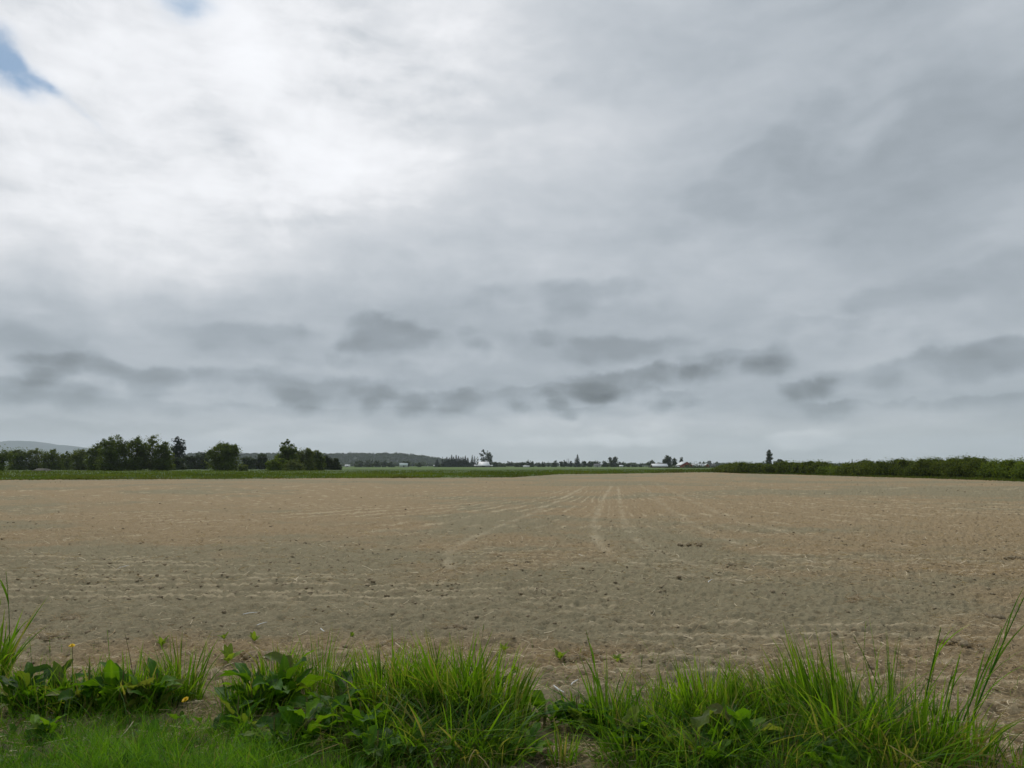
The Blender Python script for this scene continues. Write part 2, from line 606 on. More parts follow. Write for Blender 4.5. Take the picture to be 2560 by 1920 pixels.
TRACKS = [   # photo points of wheel and harrow marks on the soil, half width in m, strength
    ([(1530, 1215), (1510, 1240), (1488, 1290), (1482, 1335), (1500, 1365), (1545, 1395), (1640, 1425), (1800, 1450)], .13, 0.9),
    ([(1545, 1215), (1550, 1260), (1562, 1320), (1610, 1365), (1690, 1400), (1810, 1425)], .13, 0.8),
    ([(1600, 1210), (1660, 1265), (1730, 1310), (1830, 1355), (2000, 1400), (2300, 1440)], .2, 0.6),
    ([(1640, 1208), (1730, 1255), (1840, 1300), (2000, 1340), (2300, 1370)], .25, 0.5),
    ([(1465, 1215), (1400, 1250), (1300, 1295), (1190, 1340), (1130, 1370), (1112, 1400), (1130, 1425)], .13, 0.9),
    ([(1440, 1212), (1340, 1250), (1200, 1290), (1000, 1330), (700, 1360)], .25, 0.4),
    ([(1523, 1200), (1523, 1300)], .10, 0.4),
    ([(0, 1456), (500, 1472), (1000, 1492), (1300, 1500)], .05, 0.6),
    ([(0, 1425), (400, 1440), (900, 1462), (1240, 1475)], .04, 0.5),
    ([(250, 1495), (700, 1508), (1100, 1530), (1400, 1545)], .05, 0.5),
    ([(760, 1420), (1100, 1398), (1260, 1412)], .05, 0.35),
    ([(1120, 1488), (1380, 1505), (1560, 1522), (1760, 1552), (1900, 1578), (2060, 1615)], .04, 0.8),
    ([(1140, 1462), (1330, 1478), (1520, 1500), (1700, 1525)], .03, 0.55),
    ([(1450, 1532), (1560, 1546), (1720, 1570), (1900, 1600), (2100, 1640)], .035, 0.6),
    ([(2060, 1482), (2160, 1492), (2290, 1508), (2420, 1535), (2560, 1560)], .035, 0.7),
    ([(1900, 1540), (2100, 1570), (2300, 1600), (2560, 1660)], .035, 0.5),
    ([(1800, 1420), (2050, 1445), (2300, 1470), (2560, 1490)], .05, 0.35),
    ([(0, 1500), (300, 1515), (700, 1545)], .05, 0.35),
]


def tracks(x, y):
    out = np.zeros_like(x)
    for pts, hw, s in TRACKS:
        P = np.array([gnd(*p)[:2] for p in pts])
        # smooth the polyline
        for _ in range(2):
            Q = [P[0]]
            for a, b in zip(P[:-1], P[1:]):
                Q += [a * .75 + b * .25, a * .25 + b * .75]
            P = np.array(Q + [P[-1]])
        lo, hi = P.min(0) - 3 * hw - 0.2, P.max(0) + 3 * hw + 0.2
        sel = np.where((x > lo[0]) & (x < hi[0]) & (y > lo[1]) & (y < hi[1]))
        if not len(sel[0]):
            continue
        xs, ys = x[sel], y[sel]
        d2 = np.full(xs.shape, 1e9)
        for a, b in zip(P[:-1], P[1:]):
            ab = b - a
            t = np.clip(((xs - a[0]) * ab[0] + (ys - a[1]) * ab[1]) / (ab @ ab), 0, 1)
            d2 = np.minimum(d2, (xs - a[0] - t * ab[0]) ** 2 + (ys - a[1] - t * ab[1]) ** 2)
        brk = np.clip(0.75 + 1.2 * vnoise(xs / 0.7, ys / 0.5, 91), 0, 1)
        w = hw * (1 + 0.5 * vnoise(xs / .5, ys / .5, 93))
        out[sel] = np.maximum(out[sel], s * brk * np.exp(-d2 / (w * w)))
    return out


# ------------------------------------------------------------------ ground sheet
def polar_sheet(radii, segs, zf):
    an = np.linspace(0, 2 * math.pi, segs, endpoint=False)
    V = [(0, 0, zf(0, 0))]
    R_, A_ = np.meshgrid(radii, an, indexing='ij')
    X, Y = R_ * np.sin(A_), R_ * np.cos(A_)
    V = np.concatenate([[[0, 0, zf(0, 0)]], np.stack([X, Y, X * 0 + zf(0, 0)], -1).reshape(-1, 3)])
    T = np.array([(0, 1 + (j + 1) % segs, 1 + j) for j in range(segs)])
    Q = np.array([(1 + i * segs + j, 1 + i * segs + (j + 1) % segs, 1 + (i + 1) * segs + (j + 1) % segs, 1 + (i + 1) * segs + j)
                  for i in range(len(radii) - 1) for j in range(segs)])
    return V, [Q, T]


m, t, b = material('farmland')
tc = t.nodes.new('ShaderNodeTexCoord')
mp = t.nodes.new('ShaderNodeMapping')
mp.inputs['Scale'].default_value = (0.004, 0.014, 1)
t.links.new(tc.outputs['Object'], mp.inputs['Vector'])
n1 = noise(mp.outputs[0], 1.0, 3, 0.5)
n2 = noise(tc.outputs['Object'], 0.4, 5, 0.6)
c = mixc(sstep(n1, 0.42, 0.6), (0.085, 0.150, 0.030), (0.16, 0.22, 0.065))
c = mixc(sstep(n1, 0.62, 0.70), c, (0.26, 0.26, 0.15))
c = mixc(sstep(n2, 0.35, 0.75) * 0.4, c, (0.045, 0.075, 0.018))
t.links.new(c.s, b.inputs['Base Color'])
b.inputs['Roughness'].default_value = 0.95
b.inputs['Specular IOR Level'].default_value = 0.1
V_, F_ = polar_sheet([3, 10, 30, 60, 100, 160, 240, 350, 500, 700, 1000, 1500, 2300, 3500, 5000, 7500, 11500], 96, lambda x, y: -0.2)
tag(mk('ground', V_, F_, m), kind='structure')

# ------------------------------------------------------------------ soil
m, t, b = material('harrowed_soil')
at_ = t.nodes.new('ShaderNodeAttribute')
at_.attribute_name = 'tone'
sp = t.nodes.new('ShaderNodeSeparateColor')
t.links.new(at_.outputs['Color'], sp.inputs[0])
tc = t.nodes.new('ShaderNodeTexCoord')
OBJ = tc.outputs['Object']
sm, trk = E(sp.outputs[0]), E(sp.outputs[1])
na = noise(OBJ, 1.3, 6, 0.65)
nb = noise(OBJ, 9.0, 6, 0.7)
nc = noise(OBJ, 55.0, 4, 0.7)
c = mixc(sstep(sm + (na - 0.5) * 0.5, 0.25, 0.8), (0.285, 0.248, 0.156), (0.348, 0.264, 0.156))
c = mixc(sstep(nb, 0.50, 0.72) * 0.65, c, (0.215, 0.160, 0.098))
c = mixc(sstep(nc, 0.56, 0.72) * (0.25 + sm * 0.5), c, (0.55, 0.43, 0.26))
c = mixc(sstep(noise(OBJ, 28.0, 5, 0.75), 0.55, 0.70) * 0.75, c, (0.145, 0.108, 0.066))
c = mixc(sstep(trk, 0.05, 0.95) * 0.55, c, (0.52, 0.44, 0.30))
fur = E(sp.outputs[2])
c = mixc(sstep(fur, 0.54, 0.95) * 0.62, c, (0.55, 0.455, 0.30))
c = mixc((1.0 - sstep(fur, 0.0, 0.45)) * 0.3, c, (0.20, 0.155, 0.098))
t.links.new(c.s, b.inputs['Base Color'])
b.inputs['Roughness'].default_value = 0.95
b.inputs['Specular IOR Level'].default_value = 0.08
bn = t.nodes.new('ShaderNodeBump')
bn.inputs['Strength'].default_value = 1.0
bn.inputs['Distance'].default_value = 0.035
t.links.new((nc * 0.5 + nb).s, bn.inputs['Height'])
t.links.new(bn.outputs[0], b.inputs['Normal'])
M['soil'] = m

NC, NR = 1700, 1050
pxs = np.linspace(-700, 3300, NC)
D = bound(pxs)
s = np.linspace(0, 1, NR)[:, None]
inv = (1 / 2.0) * (1 - s) + (1 / D)[None, :] * s
Yf = 1 / inv
Xf = Yf * ((pxs - 1280) / F)[None, :]
Zf = soil_z(Xf, Yf)
TRK = tracks(Xf, Yf)
FUR = furrow(Xf, Yf)
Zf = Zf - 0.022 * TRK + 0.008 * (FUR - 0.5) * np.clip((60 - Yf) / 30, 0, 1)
SM = straw_mask(Xf, Yf)
Vf = np.stack([Xf, Yf, Zf], -1).reshape(-1, 3)
idx = np.arange(NR * NC).reshape(NR, NC)
Ff = np.stack([idx[:-1, :-1], idx[:-1, 1:], idx[1:, 1:], idx[1:, :-1]], -1).reshape(-1, 4)
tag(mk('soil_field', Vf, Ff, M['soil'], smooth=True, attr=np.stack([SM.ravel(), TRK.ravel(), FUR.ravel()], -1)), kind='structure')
del Vf, Ff


def rand_rot(n):
    q = RNG.normal(size=(n, 4))
    q /= np.linalg.norm(q, axis=1)[:, None]
    w, x, y, z = q.T
    return np.stack([np.stack([1 - 2 * (y * y + z * z), 2 * (x * y - z * w), 2 * (x * z + y * w)], -1),
                     np.stack([2 * (x * y + z * w), 1 - 2 * (x * x + z * z), 2 * (y * z - x * w)], -1),
                     np.stack([2 * (x * z - y * w), 2 * (y * z + x * w), 1 - 2 * (x * x + y * y)], -1)], 1)


# lumps: 18-vertex clods
def lump_base():
    import bmesh
    bm = bmesh.new()
    bmesh.ops.create_icosphere(bm, subdivisions=2, radius=1)
    bm.verts.ensure_lookup_table()
    V = np.array([v.co[:] for v in bm.verts])
    Fc = np.array([[v.index for v in f.verts] for f in bm.faces])
    bm.free()
    return V, Fc


LV, LF = lump_base()


def clod_mesh(P, S):
    n = len(P)
    k = len(LV)
    R = rand_rot(n)
    V = LV[None] * (1 + 0.55 * RNG.uniform(-0.5, 0.5, (n, k, 1)))
    V = np.einsum('nij,nkj->nki', R, V) * S[:, None, None]
    V[:, :, 2] *= 0.6
    V = V + P[:, None, :]
    Fc = (LF[None] + (np.arange(n) * k)[:, None, None]).reshape(-1, 3)
    return V.reshape(-1, 3), Fc


def field_points(n, d0, d1, power=2.0, pmin=-250, pmax=2850):
    """random soil points, density falling with distance"""
    px = RNG.uniform(pmin, pmax, n)
    u = RNG.random(n)
    if power == 2.0:
        d = 1 / (1 / d0 * (1 - u) + 1 / d1 * u)
    else:
        d = np.sqrt(d0 ** 2 * (1 - u) + d1 ** 2 * u)
    ok = d < bound(px) - 1.0
    px, d = px[ok], d[ok]
    x = d * (px - 1280) / F
    return np.stack([x, d, soil_z(x, d)], -1)


P1 = field_points(9000, 5.0, 40, 2.0)
P2 = np.concatenate([field_points(5200, 9.0, 165, 2.0), field_points(9000, 25.0, 165, 1.0)])
P1 = P1[RNG.random(len(P1)) < 0.08 + 1.5 * np.clip(fbm(P1[:, 0] / 1.3, P1[:, 1] / 1.8, 79, 3) + .25, 0, 1)]
S1 = 0.005 + 0.022 * RNG.random(len(P1)) ** 4
S2 = (0.010 + 0.035 * RNG.random(len(P2)) ** 3) * (0.75 + np.minimum(P2[:, 1], 60) / 110)
P2[:, 2] -= S2 * .2
keep = RNG.random(len(P2)) < 0.1 + 1.3 * np.clip(1.4 * fbm(P2[:, 0] / 5, P2[:, 1] / 7, 77, 3) + .2, 0, 1)
V_, F_ = clod_mesh(np.concatenate([P1, P2[keep]]), np.concatenate([S1, S2[keep]]))
M['clod'] = plain('dark_clods', (0.26, 0.208, 0.13), 0.95, 0.4, 30)
tag(mk('clods', V_, F_, M['clod'], smooth=False), 'small dark clods of earth scattered over the harrowed field', 'clods', kind='stuff')


def strips(P, L, Wd, az, tilt, bend, tone, seg=3):
    """thin bent strips lying about (straw, stubble)"""
    n = len(P)
    tt = np.linspace(-0.5, 0.5, seg + 1)
    dirv = np.stack([np.cos(az) * np.cos(tilt), np.sin(az) * np.cos(tilt), np.sin(tilt)], -1)
    side = np.stack([-np.sin(az), np.cos(az), np.zeros(n)], -1)
    C = P[:, None] + dirv[:, None] * (L[:, None] * tt)[:, :, None] + side[:, None] * (bend * L)[:, None, None] * (tt ** 2 * 4)[None, :, None]
    sv_ = side * np.cos(0.6) + np.array([0, 0, 1.0]) * np.sin(0.6)
    A, B = C - sv_[:, None] * Wd[:, None, None] / 2, C + sv_[:, None] * Wd[:, None, None] / 2
    V = np.stack([A, B], 2).reshape(-1, 3)
    base = (np.arange(n) * (seg + 1) * 2)[:, None, None]
    q = np.array([(2 * i, 2 * i + 1, 2 * i + 3, 2 * i + 2) for i in range(seg)])[None]
    att = np.zeros((n, seg + 1, 2, 3))
    att[..., 0] = tone[:, None, None]
    return V, (q + base).reshape(-1, 4), att.reshape(-1, 3)


def straw_batch(P, lmin, lmax, w0, w1):
    n = len(P)
    L = RNG.uniform(lmin, lmax, n)
    tilt = RNG.normal(0, 0.22, n)
    P = P.copy()
    P[:, 2] += 0.012 + np.abs(np.sin(tilt)) * L * 0.45
    return strips(P, L, RNG.uniform(w0, w1, n), RNG.uniform(0, 6.28, n), tilt, RNG.normal(0, 0.16, n), RNG.random(n) ** 1.4)


G = Geo()
P = field_points(60000, 4.2, 18, 2.0)
P = P[RNG.random(len(P)) < 0.18 + 1.0 * straw_mask(P[:, 0], P[:, 1]) ** 2]
k = int(len(P) * .3)
G.add(*straw_batch(P[:k], 0.04, 0.15, 0.0028, 0.0062))
G.add(*straw_batch(P[k:], 0.015, 0.06, 0.002, 0.005))
P = field_points(22000, 10, 70, 2.0)
P = P[RNG.random(len(P)) < 0.15 + 0.9 * straw_mask(P[:, 0], P[:, 1]) ** 2]
G.add(*straw_batch(P, 0.05, 0.20, 0.004, 0.010))
tag(G.build('straw_litter', M['straw'], attr=True), 'dry straw and chopped stalks littering the brown field', 'straw', kind='stuff')

# single pale stalks and chips that stand out on the soil
chip = lambda x, y, L, a, w, lab, cat='stalk': (x, y, L, a, w, lab, cat)
for x, y, L, a, w, lab in [
        (1397, 1735, 0.13, 2.1, 0.022, 'short white stalk lying on bare soil above the gap in the green verge'),
        (1437, 1718, 0.11, 1.0, 0.020, 'pale stalk piece standing out right of the short white stalk'),
        (806, 1584, 0.10, 2.2, 0.020, 'white chip on the soil behind the tall upright dock leaf'),
        (308, 1422, 0.22, 1.2, 0.016, 'pale forked stalk lying far out on the left part of the field'),
        (655, 1563, 0.12, 0.9, 0.016, 'curled pale stalk on soil left of the white chip'),
        (625, 1541, 0.15, 0.1, 0.016, 'thin pale straw lying flat furthest out of the three pale bits at left'),
        (1776, 1458, 0.18, 1.0, 0.022, 'small bright chip far out on the right half of the field'),
        (1452, 1388, 0.16, 1.9, 0.022, 'tiny white chip beside the curved wheel track'),
]:
    p = gnd(x, y)
    p[2] = float(soil_z(np.array([p[0]]), np.array([p[1]]))[0]) + 0.02
    g = Geo()
    v = np.array([math.cos(a), math.sin(a), 0.12]) * L / 2
    mid = np.array([-math.sin(a), math.cos(a), 0.1]) * L * 0.07
    w *= .6
    g.tube([-v, -v * .4 + mid, v * .4 + mid * .7, v], [w * .35, w * .5, w * .45, w * .2], 6)
    o = g.build('pale_stalk', M['white_paint'], smooth=True)
    o.location = p
    tag(o, lab, 'stalk')

# ------------------------------------------------------------------ rank grass beyond the field
NCs = 420
spx = np.linspace(-900, 1800, NCs)
Ds = bound(spx)
dep = np.array([0, 0.4, 1.0, 2, 4, 7, 11, 16, 24, 36, 52, 75, 105, 140, 180])


def bank_h(x, y, off):
    r = np.clip(off / 1.5, 0, 1)
    return -0.12 + r * (0.30 + 0.22 * fbm(x / 6.0, y / 9.0, 15, 3))


Yb = Ds[None, :] + dep[:, None] - 0.3
Xb = Yb * ((spx - 1280) / F)[None]
Zb = bank_h(Xb, Yb, dep[:, None] + 0 * Yb)
Vb = np.stack([Xb, Yb, Zb], -1).reshape(-1, 3)
ib = np.arange(Vb.shape[0]).reshape(Yb.shape)
Fb = np.stack([ib[:-1, :-1], ib[:-1, 1:], ib[1:, 1:], ib[1:, :-1]], -1).reshape(-1, 4)
M['bank'] = plain('grassy_bank_soil', (0.060, 0.100, 0.018), 0.95, 0.4, 0.3)
tag(mk('grass_bank', Vb, Fb, M['bank'], smooth=True), kind='structure')


def blades(P, H, Wd, az, lean, bend, face, tone, dry, seg=4, droop=0.0):
    """tapering curved blades; az = direction the blade leans to, face = direction of its flat side"""
    n = len(P)
    tt = np.linspace(0, 1, seg + 1)
    ld = np.stack([np.cos(az), np.sin(az), np.zeros(n)], -1)
    horiz = H[:, None] * (lean[:, None] * tt + bend[:, None] * tt ** 2.2)
    vert = H[:, None] * (tt - 0.38 * np.clip(bend, 0, 1.6)[:, None] * tt ** 2.6)
    C = P[:, None] + ld[:, None] * horiz[:, :, None]
    C[:, :, 2] += vert
    sd = np.stack([np.cos(face), np.sin(face), np.zeros(n)], -1)
    prof = np.clip(1.0 - tt ** 2.2, 0.02, 1) * (0.55 + 0.45 * np.sin(np.clip(tt * 2.2, 0, 1.57)))
    hw = (Wd[:, None] * prof)[:, :, None] / 2
    A, B = C - sd[:, None] * hw, C + sd[:, None] * hw
    V = np.stack([A, B], 2).reshape(-1, 3)
    base = (np.arange(n) * (seg + 1) * 2)[:, None, None]
    q = np.array([(2 * i, 2 * i + 1, 2 * i + 3, 2 * i + 2) for i in range(seg)])[None]
    att = np.zeros((n, seg + 1, 2, 3))
    att[..., 0] = tone[:, None, None]
    att[..., 1] = tt[None, :, None]
    att[..., 2] = dry[:, None, None]
    return V, (q + base).reshape(-1, 4), att.reshape(-1, 3)


n = 46000
px = RNG.uniform(-850, 1795, n)
off = 110 * RNG.random(n) ** 2.4
d = bound(px) + off - 0.2
x = d * (px - 1280) / F
z = bank_h(x, d, off)
clump = 0.5 + 1.1 * fbm(x / 3.5, d / 6.0, 41, 3)
tall = np.interp(px, [1500, 1640, 1700, 1795], [0, 0.15, 0.45, 0.75])
h = np.clip(0.10 + 0.34 * clump + 0.12 * RNG.random(n) + tall * np.clip(1 - off / 6, 0, 1) * RNG.random(n), 0.06, 1.3)
tone = np.clip(0.35 + 1.0 * fbm(x / 9.0, d / 14.0, 43, 3) + 0.25 * RNG.random(n) - 0.25 * tall, 0, 1)
dry = np.clip(0.55 * fbm(x / 7.0, d / 3.0, 47, 3) + 0.1 + 0.4 * (off < 1.2) * RNG.random(n), 0, 0.8)
V_, F_, A_ = blades(np.stack([x, d, z - 0.03], -1), h, RNG.uniform(0.06, 0.16, n), RNG.uniform(0, 6.28, n),
                    RNG.uniform(0, 0.5, n), RNG.uniform(0, 0.5, n), RNG.normal(0, 0.6, n), tone, dry, 2)
tag(mk('rank_grass', V_, F_, M['rank'], attr=A_), 'strip of rough uncut grass between the brown field and the trees', 'grass', kind='stuff')

# ------------------------------------------------------------------ hills
def ridge(name, prof, depth, back, mat, rough_amp, seed, n=500, rows=14):
    px = np.linspace(prof[0][0], prof[-1][0], n)
    top = np.interp(px, [p[0] for p in prof], [p[1] for p in prof])
    hgt = np.clip((HZ - top) / F * depth + EYE, 0, None)
    V = []
    for r in range(rows):
        u = r / (rows - 1) * 1.35
        yy = depth - back + back * u
        xx = (px - 1280) / F * depth
        prof_u = np.sin(np.clip(u, 0, 1) * math.pi / 2) if u <= 1 else math.cos((u - 1) * 2.0)
        zz = hgt * prof_u + rough_amp * fbm(xx / (back * 0.12), xx * 0 + yy / (back * 0.12), seed, 4) * prof_u - (1.0 if r in (0, rows - 1) else 0)
        V.append(np.stack([xx, xx * 0 + yy, zz], -1))
    V = np.concatenate(V)
    i = np.arange(len(V)).reshape(rows, n)
    Fc = np.stack([i[:-1, :-1], i[:-1, 1:], i[1:, 1:], i[1:, :-1]], -1).reshape(-1, 4)
    return tag(mk(name, V, Fc, mat, smooth=True), kind='structure')


ridge('mountain', [(-900, 1150), (-400, 1130), (-100, 1122), (0, 1114), (25, 1107), (58, 1102), (90, 1104), (130, 1110),
                   (170, 1114), (205, 1118), (240, 1127), (300, 1140), (420, 1156), (600, 1164)], 9500, 1500, M['mountain'], 10, 201)
HP = [(380, 1164), (430, 1152), (470, 1139), (500, 1136), (560, 1138), (620, 1139), (690, 1138), (760, 1140), (840, 1139),
      (880, 1138), (930, 1139), (990, 1138), (1010, 1139), (1040, 1142), (1080, 1147), (1110, 1152), (1150, 1160), (1200, 1166)]
ridge('wooded_hill', HP, 2600, 320, M['hill'], 4, 211)


def leaf_quads(P, S, tone, up=0.4, outward=None):
    """random leaf-cluster faces"""
    n = len(P)
    N = RNG.normal(size=(n, 3))
    N /= np.linalg.norm(N, axis=1)[:, None]
    N[:, 2] = np.abs(N[:, 2]) * (1 + up)
    if outward is not None:
        N = N + outward * 0.6
    N /= np.linalg.norm(N, axis=1)[:, None]
    U = np.cross(N, RNG.normal(size=(n, 3)))
    U /= np.linalg.norm(U, axis=1)[:, None] + 1e-9
    Wv = np.cross(N, U)
    a = S[:, None] * U
    b_ = (S * RNG.uniform(0.45, 0.9, n))[:, None] * Wv
    k = RNG.uniform(0.2, 0.55, n)[:, None]
    V = np.stack([P - a, P - b_ * (1 - k) + a * k * .3, P + a * RNG.uniform(.6, 1.1, (n, 1)), P + b_], 1).reshape(-1, 3)
    Fc = np.arange(n * 4).reshape(n, 4)
    A = np.zeros((n, 4, 3))
    A[..., 0] = tone[:, None]
    return V, Fc, A.reshape(-1, 3)


def crown(lobes, n, leaf, base=None, clump=0.30, shell=0.55, tone0=0.35):
    """foliage spread in clumps over ellipsoid lobes [(cx,cy,cz,rx,ry,rz)]"""
    L = np.array(lobes, float)
    vol = (L[:, 3] * L[:, 4] * L[:, 5]) ** 0.67
    n = int(n * 3.4)
    leaf = leaf * 0.95
    nc_ = max(14, n // 45)
    which = RNG.choice(len(L), nc_, p=vol / vol.sum())
    d = RNG.normal(size=(nc_, 3))
    d /= np.linalg.norm(d, axis=1)[:, None]
    r = shell + (1 - shell) * RNG.random(nc_)
    r = np.where(RNG.random(nc_) < 0.25, RNG.random(nc_) ** 0.5 * 0.8, r) * RNG.uniform(0.85, 1.12, nc_)
    CC = L[which, :3] + d * r[:, None] * L[which, 3:]
    crad = 1.25 * clump * L[which, 3:].mean(1) * RNG.uniform(0.5, 1.25, nc_)
    ctone = RNG.normal(0, 0.22, nc_)
    wi = RNG.integers(0, nc_, n)
    g = RNG.normal(size=(n, 3)) * np.array([1, 1, 0.75])
    g *= (np.minimum(1.9, np.linalg.norm(g, axis=1)) / np.linalg.norm(g, axis=1))[:, None]
    P = CC[wi] + g * (crad[wi] * 0.62)[:, None]
    P[:, 2] = np.maximum(P[:, 2], 0.02)
    tone = np.clip(tone0 + ctone[wi] + 0.18 * RNG.normal(size=n), 0, 1)
    S = leaf * RNG.uniform(0.55, 1.2, n)
    return leaf_quads(P, S, tone, 0.3, d[wi])


def limbs(g, h, rtrunk, spread, nl=6, start=0.25, top=0.85):
    wob = lambda k: RNG.normal(0, k, 3) * np.array([1, 1, 0.3])
    pts = [np.array([0, 0, -0.15])] + [np.array([0, 0, h * t]) + wob(0.02 * h) for t in (0.15, 0.35, 0.6, top)]
    g.tube(pts, [rtrunk * 1.25, rtrunk, rtrunk * .8, rtrunk * .5, rtrunk * .12], 7)
    for i in range(nl):
        t = start + (top - start) * 0.8 * i / nl
        p0 = np.array([0, 0, h * t])
        a = RNG.uniform(0, 6.28)
        q = np.array([math.cos(a), math.sin(a), 0]) * spread * RNG.uniform(0.45, 0.8)
        g.tube([p0, p0 + q * .45 + [0, 0, h * .07], p0 + q + [0, 0, h * .2]], [rtrunk * .4, rtrunk * .26, rtrunk * .06], 5)


def base_at(px, depth, z=0.0):
    return np.array([(px - 1280) / F * depth, depth, z])


def top_h(y, depth):
    return (HZ - y) / F * depth + EYE


def broad_tree(x0, x1, top, depth, label, mat='broad', n=3600, leaf=0.24, skirt=0.0, bumps=5, sparse=False, name='broadleaf_tree', group=None, z=0.0, shape='round'):
    px = (x0 + x1) / 2
    h = top_h(top, depth) - z
    w = (x1 - x0) / F * depth / 2
    o = thing(name, base_at(px, depth, z), label, 'tree' if h > 4.2 else 'shrub', group)
    lob = []
    c0 = skirt
    hc = h * (1 - c0)
    if shape == 'round':
        lob.append((0, 0, h * c0 + hc * .50, w * .80, w * .75, hc * .46))
        lob.append((0, 0, h * c0 + hc * .24, w * .95, w * .9, hc * .26))
        lob.append((0, 0, h * .12, w * .85, w * .8, h * .14))
        for i in range(bumps):
            a = i / bumps * 6.28 + RNG.uniform(0, 1)
            r = RNG.uniform(.35, .68)
            zt = RNG.uniform(.45, .84)
            lob.append((math.cos(a) * w * r, math.sin(a) * w * r, h * c0 + hc * zt, w * RNG.uniform(.26, .42), w * .38, hc * RNG.uniform(.12, .2)))
        lob.append((RNG.uniform(-.2, .2) * w, 0, h * .86, w * .34, w * .34, h * .13))
    elif shape == 'cone':
        for u, rr in ((.14, .95), (.34, .86), (.54, .66), (.72, .45), (.86, .27), (.94, .13)):
            lob.append((RNG.uniform(-.06, .06) * w, 0, h * u, w * rr, w * rr, h * .15 if u < .8 else h * .08))
    elif shape == 'peak':
        for u, rr in ((.12, .95), (.28, .98), (.44, .86), (.60, .66), (.74, .50), (.86, .33), (.94, .18)):
            lob.append((RNG.uniform(-.16, .16) * w, RNG.uniform(-.1, .1) * w, h * u, w * rr, w * rr, h * .13 if u < .8 else h * .07))
        for i in range(7):
            a = RNG.uniform(0, 6.28)
            lob.append((math.cos(a) * w * .6, math.sin(a) * w * .6, h * RNG.uniform(.3, .66), w * .32, w * .32, h * .09))
    elif shape == 'gappy':
        for cx, cz, rx, rz in ((-.05, .86, .36, .12), (-.58, .66, .38, .10), (.5, .68, .42, .13), (-.1, .62, .30, .09),
                               (.62, .46, .34, .15), (-.45, .44, .36, .10), (.1, .38, .40, .14), (-.25, .25, .28, .12), (.45, .22, .36, .16), (.25, .78, .25, .09)):
            lob.append((cx * w, RNG.uniform(-.3, .3) * w, h * cz, w * rx, w * .4, h * rz))
    elif shape == 'column':
        for u, rr in ((.12, .85), (.3, .95), (.5, .95), (.68, .85), (.84, .65), (.94, .35)):
            lob.append((RNG.uniform(-.1, .1) * w, 0, h * u, w * rr, w * rr, h * .13 if u < .9 else h * .07))
    g = Geo()
    limbs(g, h, max(.06, h * .018), w, 6)
    g.build('trunk', M['bark'], o)
    V, Fc, A = crown(lob, n, leaf, clump=0.34 if not sparse else 0.26, tone0=.35)
    mk('crown', V, Fc, M[mat], o, attr=A)
    return o


def conifer(px, wpx, top, depth, label, n=900, group=None, name='conifer_tree', ragged=0.25):
    h = top_h(top, depth)
    w = wpx / F * depth / 2
    o = thing(name, base_at(px, depth), label, 'tree', group)
    g = Geo()
    g.tube([(0, 0, -.2), (0, 0, h * .5), (0, 0, h * .99)], [h * .018, h * .011, h * .003], 6)
    g.build('trunk', M['bark'], o)
    tiers = max(8, int(h * 1.1))
    ti = RNG.integers(0, tiers, n)
    u = (ti + 0.5) / tiers
    u = u ** 1.1
    a = RNG.uniform(0, 6.28, n)
    rmax = w * np.maximum((1 - u) ** 0.7, .12) * (1 + ragged * np.sin(ti * 2.4 + a * 2) + ragged * RNG.normal(0, .4, tiers)[ti])
    rr = rmax * RNG.random(n) ** 0.5
    P = np.stack([np.cos(a) * rr, np.sin(a) * rr, h * (.04 + .95 * u) - rr * 0.25 + RNG.normal(0, h * .008, n)], -1)
    P[:, 2] = np.maximum(P[:, 2], .05)
    S = np.maximum(w * 0.24, .14) * RNG.uniform(.6, 1.2, n) * (0.45 + 0.75 * (1 - u))
    V, Fc, A = leaf_quads(P, S, np.clip(.35 + RNG.normal(0, .25, n), 0, 1), .6)
    # spire
    k = 26
    uz = RNG.uniform(.88, 1.0, k)
    P2 = np.stack([RNG.normal(0, w * .05, k), RNG.normal(0, w * .05, k), h * uz], -1)
    V2, F2, A2 = leaf_quads(P2, np.full(k, w * .10 + .05), np.full(k, .3), .0)
    mk('crown', np.concatenate([V, V2]), np.concatenate([Fc, F2 + len(V)]), M['conifer'], o, attr=np.concatenate([A, A2]))
    return o


# ---- distant woods that read as one mass
def mass_wood(name, pxr, n, depthf, basef, hf, wf, quads, label, mat):
    g = Geo()
    for i in range(n):
        px = RNG.uniform(*pxr)
        d = depthf(px)
        zb = basef(px, d)
        h = hf(px)
        w = wf(px)
        c0 = base_at(px, d, zb)
        V, Fc, A = crown([(0, 0, h * .5, w, w, h * .5)], quads, w * .42, clump=.4, tone0=.35 + RNG.normal(0, .15))
        g.add(V + c0, Fc, A)
    o = g.build(name, mat, attr=True)
    return tag(o, label, 'wood', kind='stuff')


def hill_z(px, d):
    top = np.interp(px, [p[0] for p in HP], [p[1] for p in HP])
    hh = max(0, (HZ - top) / F * 2600 + EYE)
    u = (d - 2280) / 320
    return hh * math.sin(min(1, max(0, u)) * math.pi / 2) - 1.0


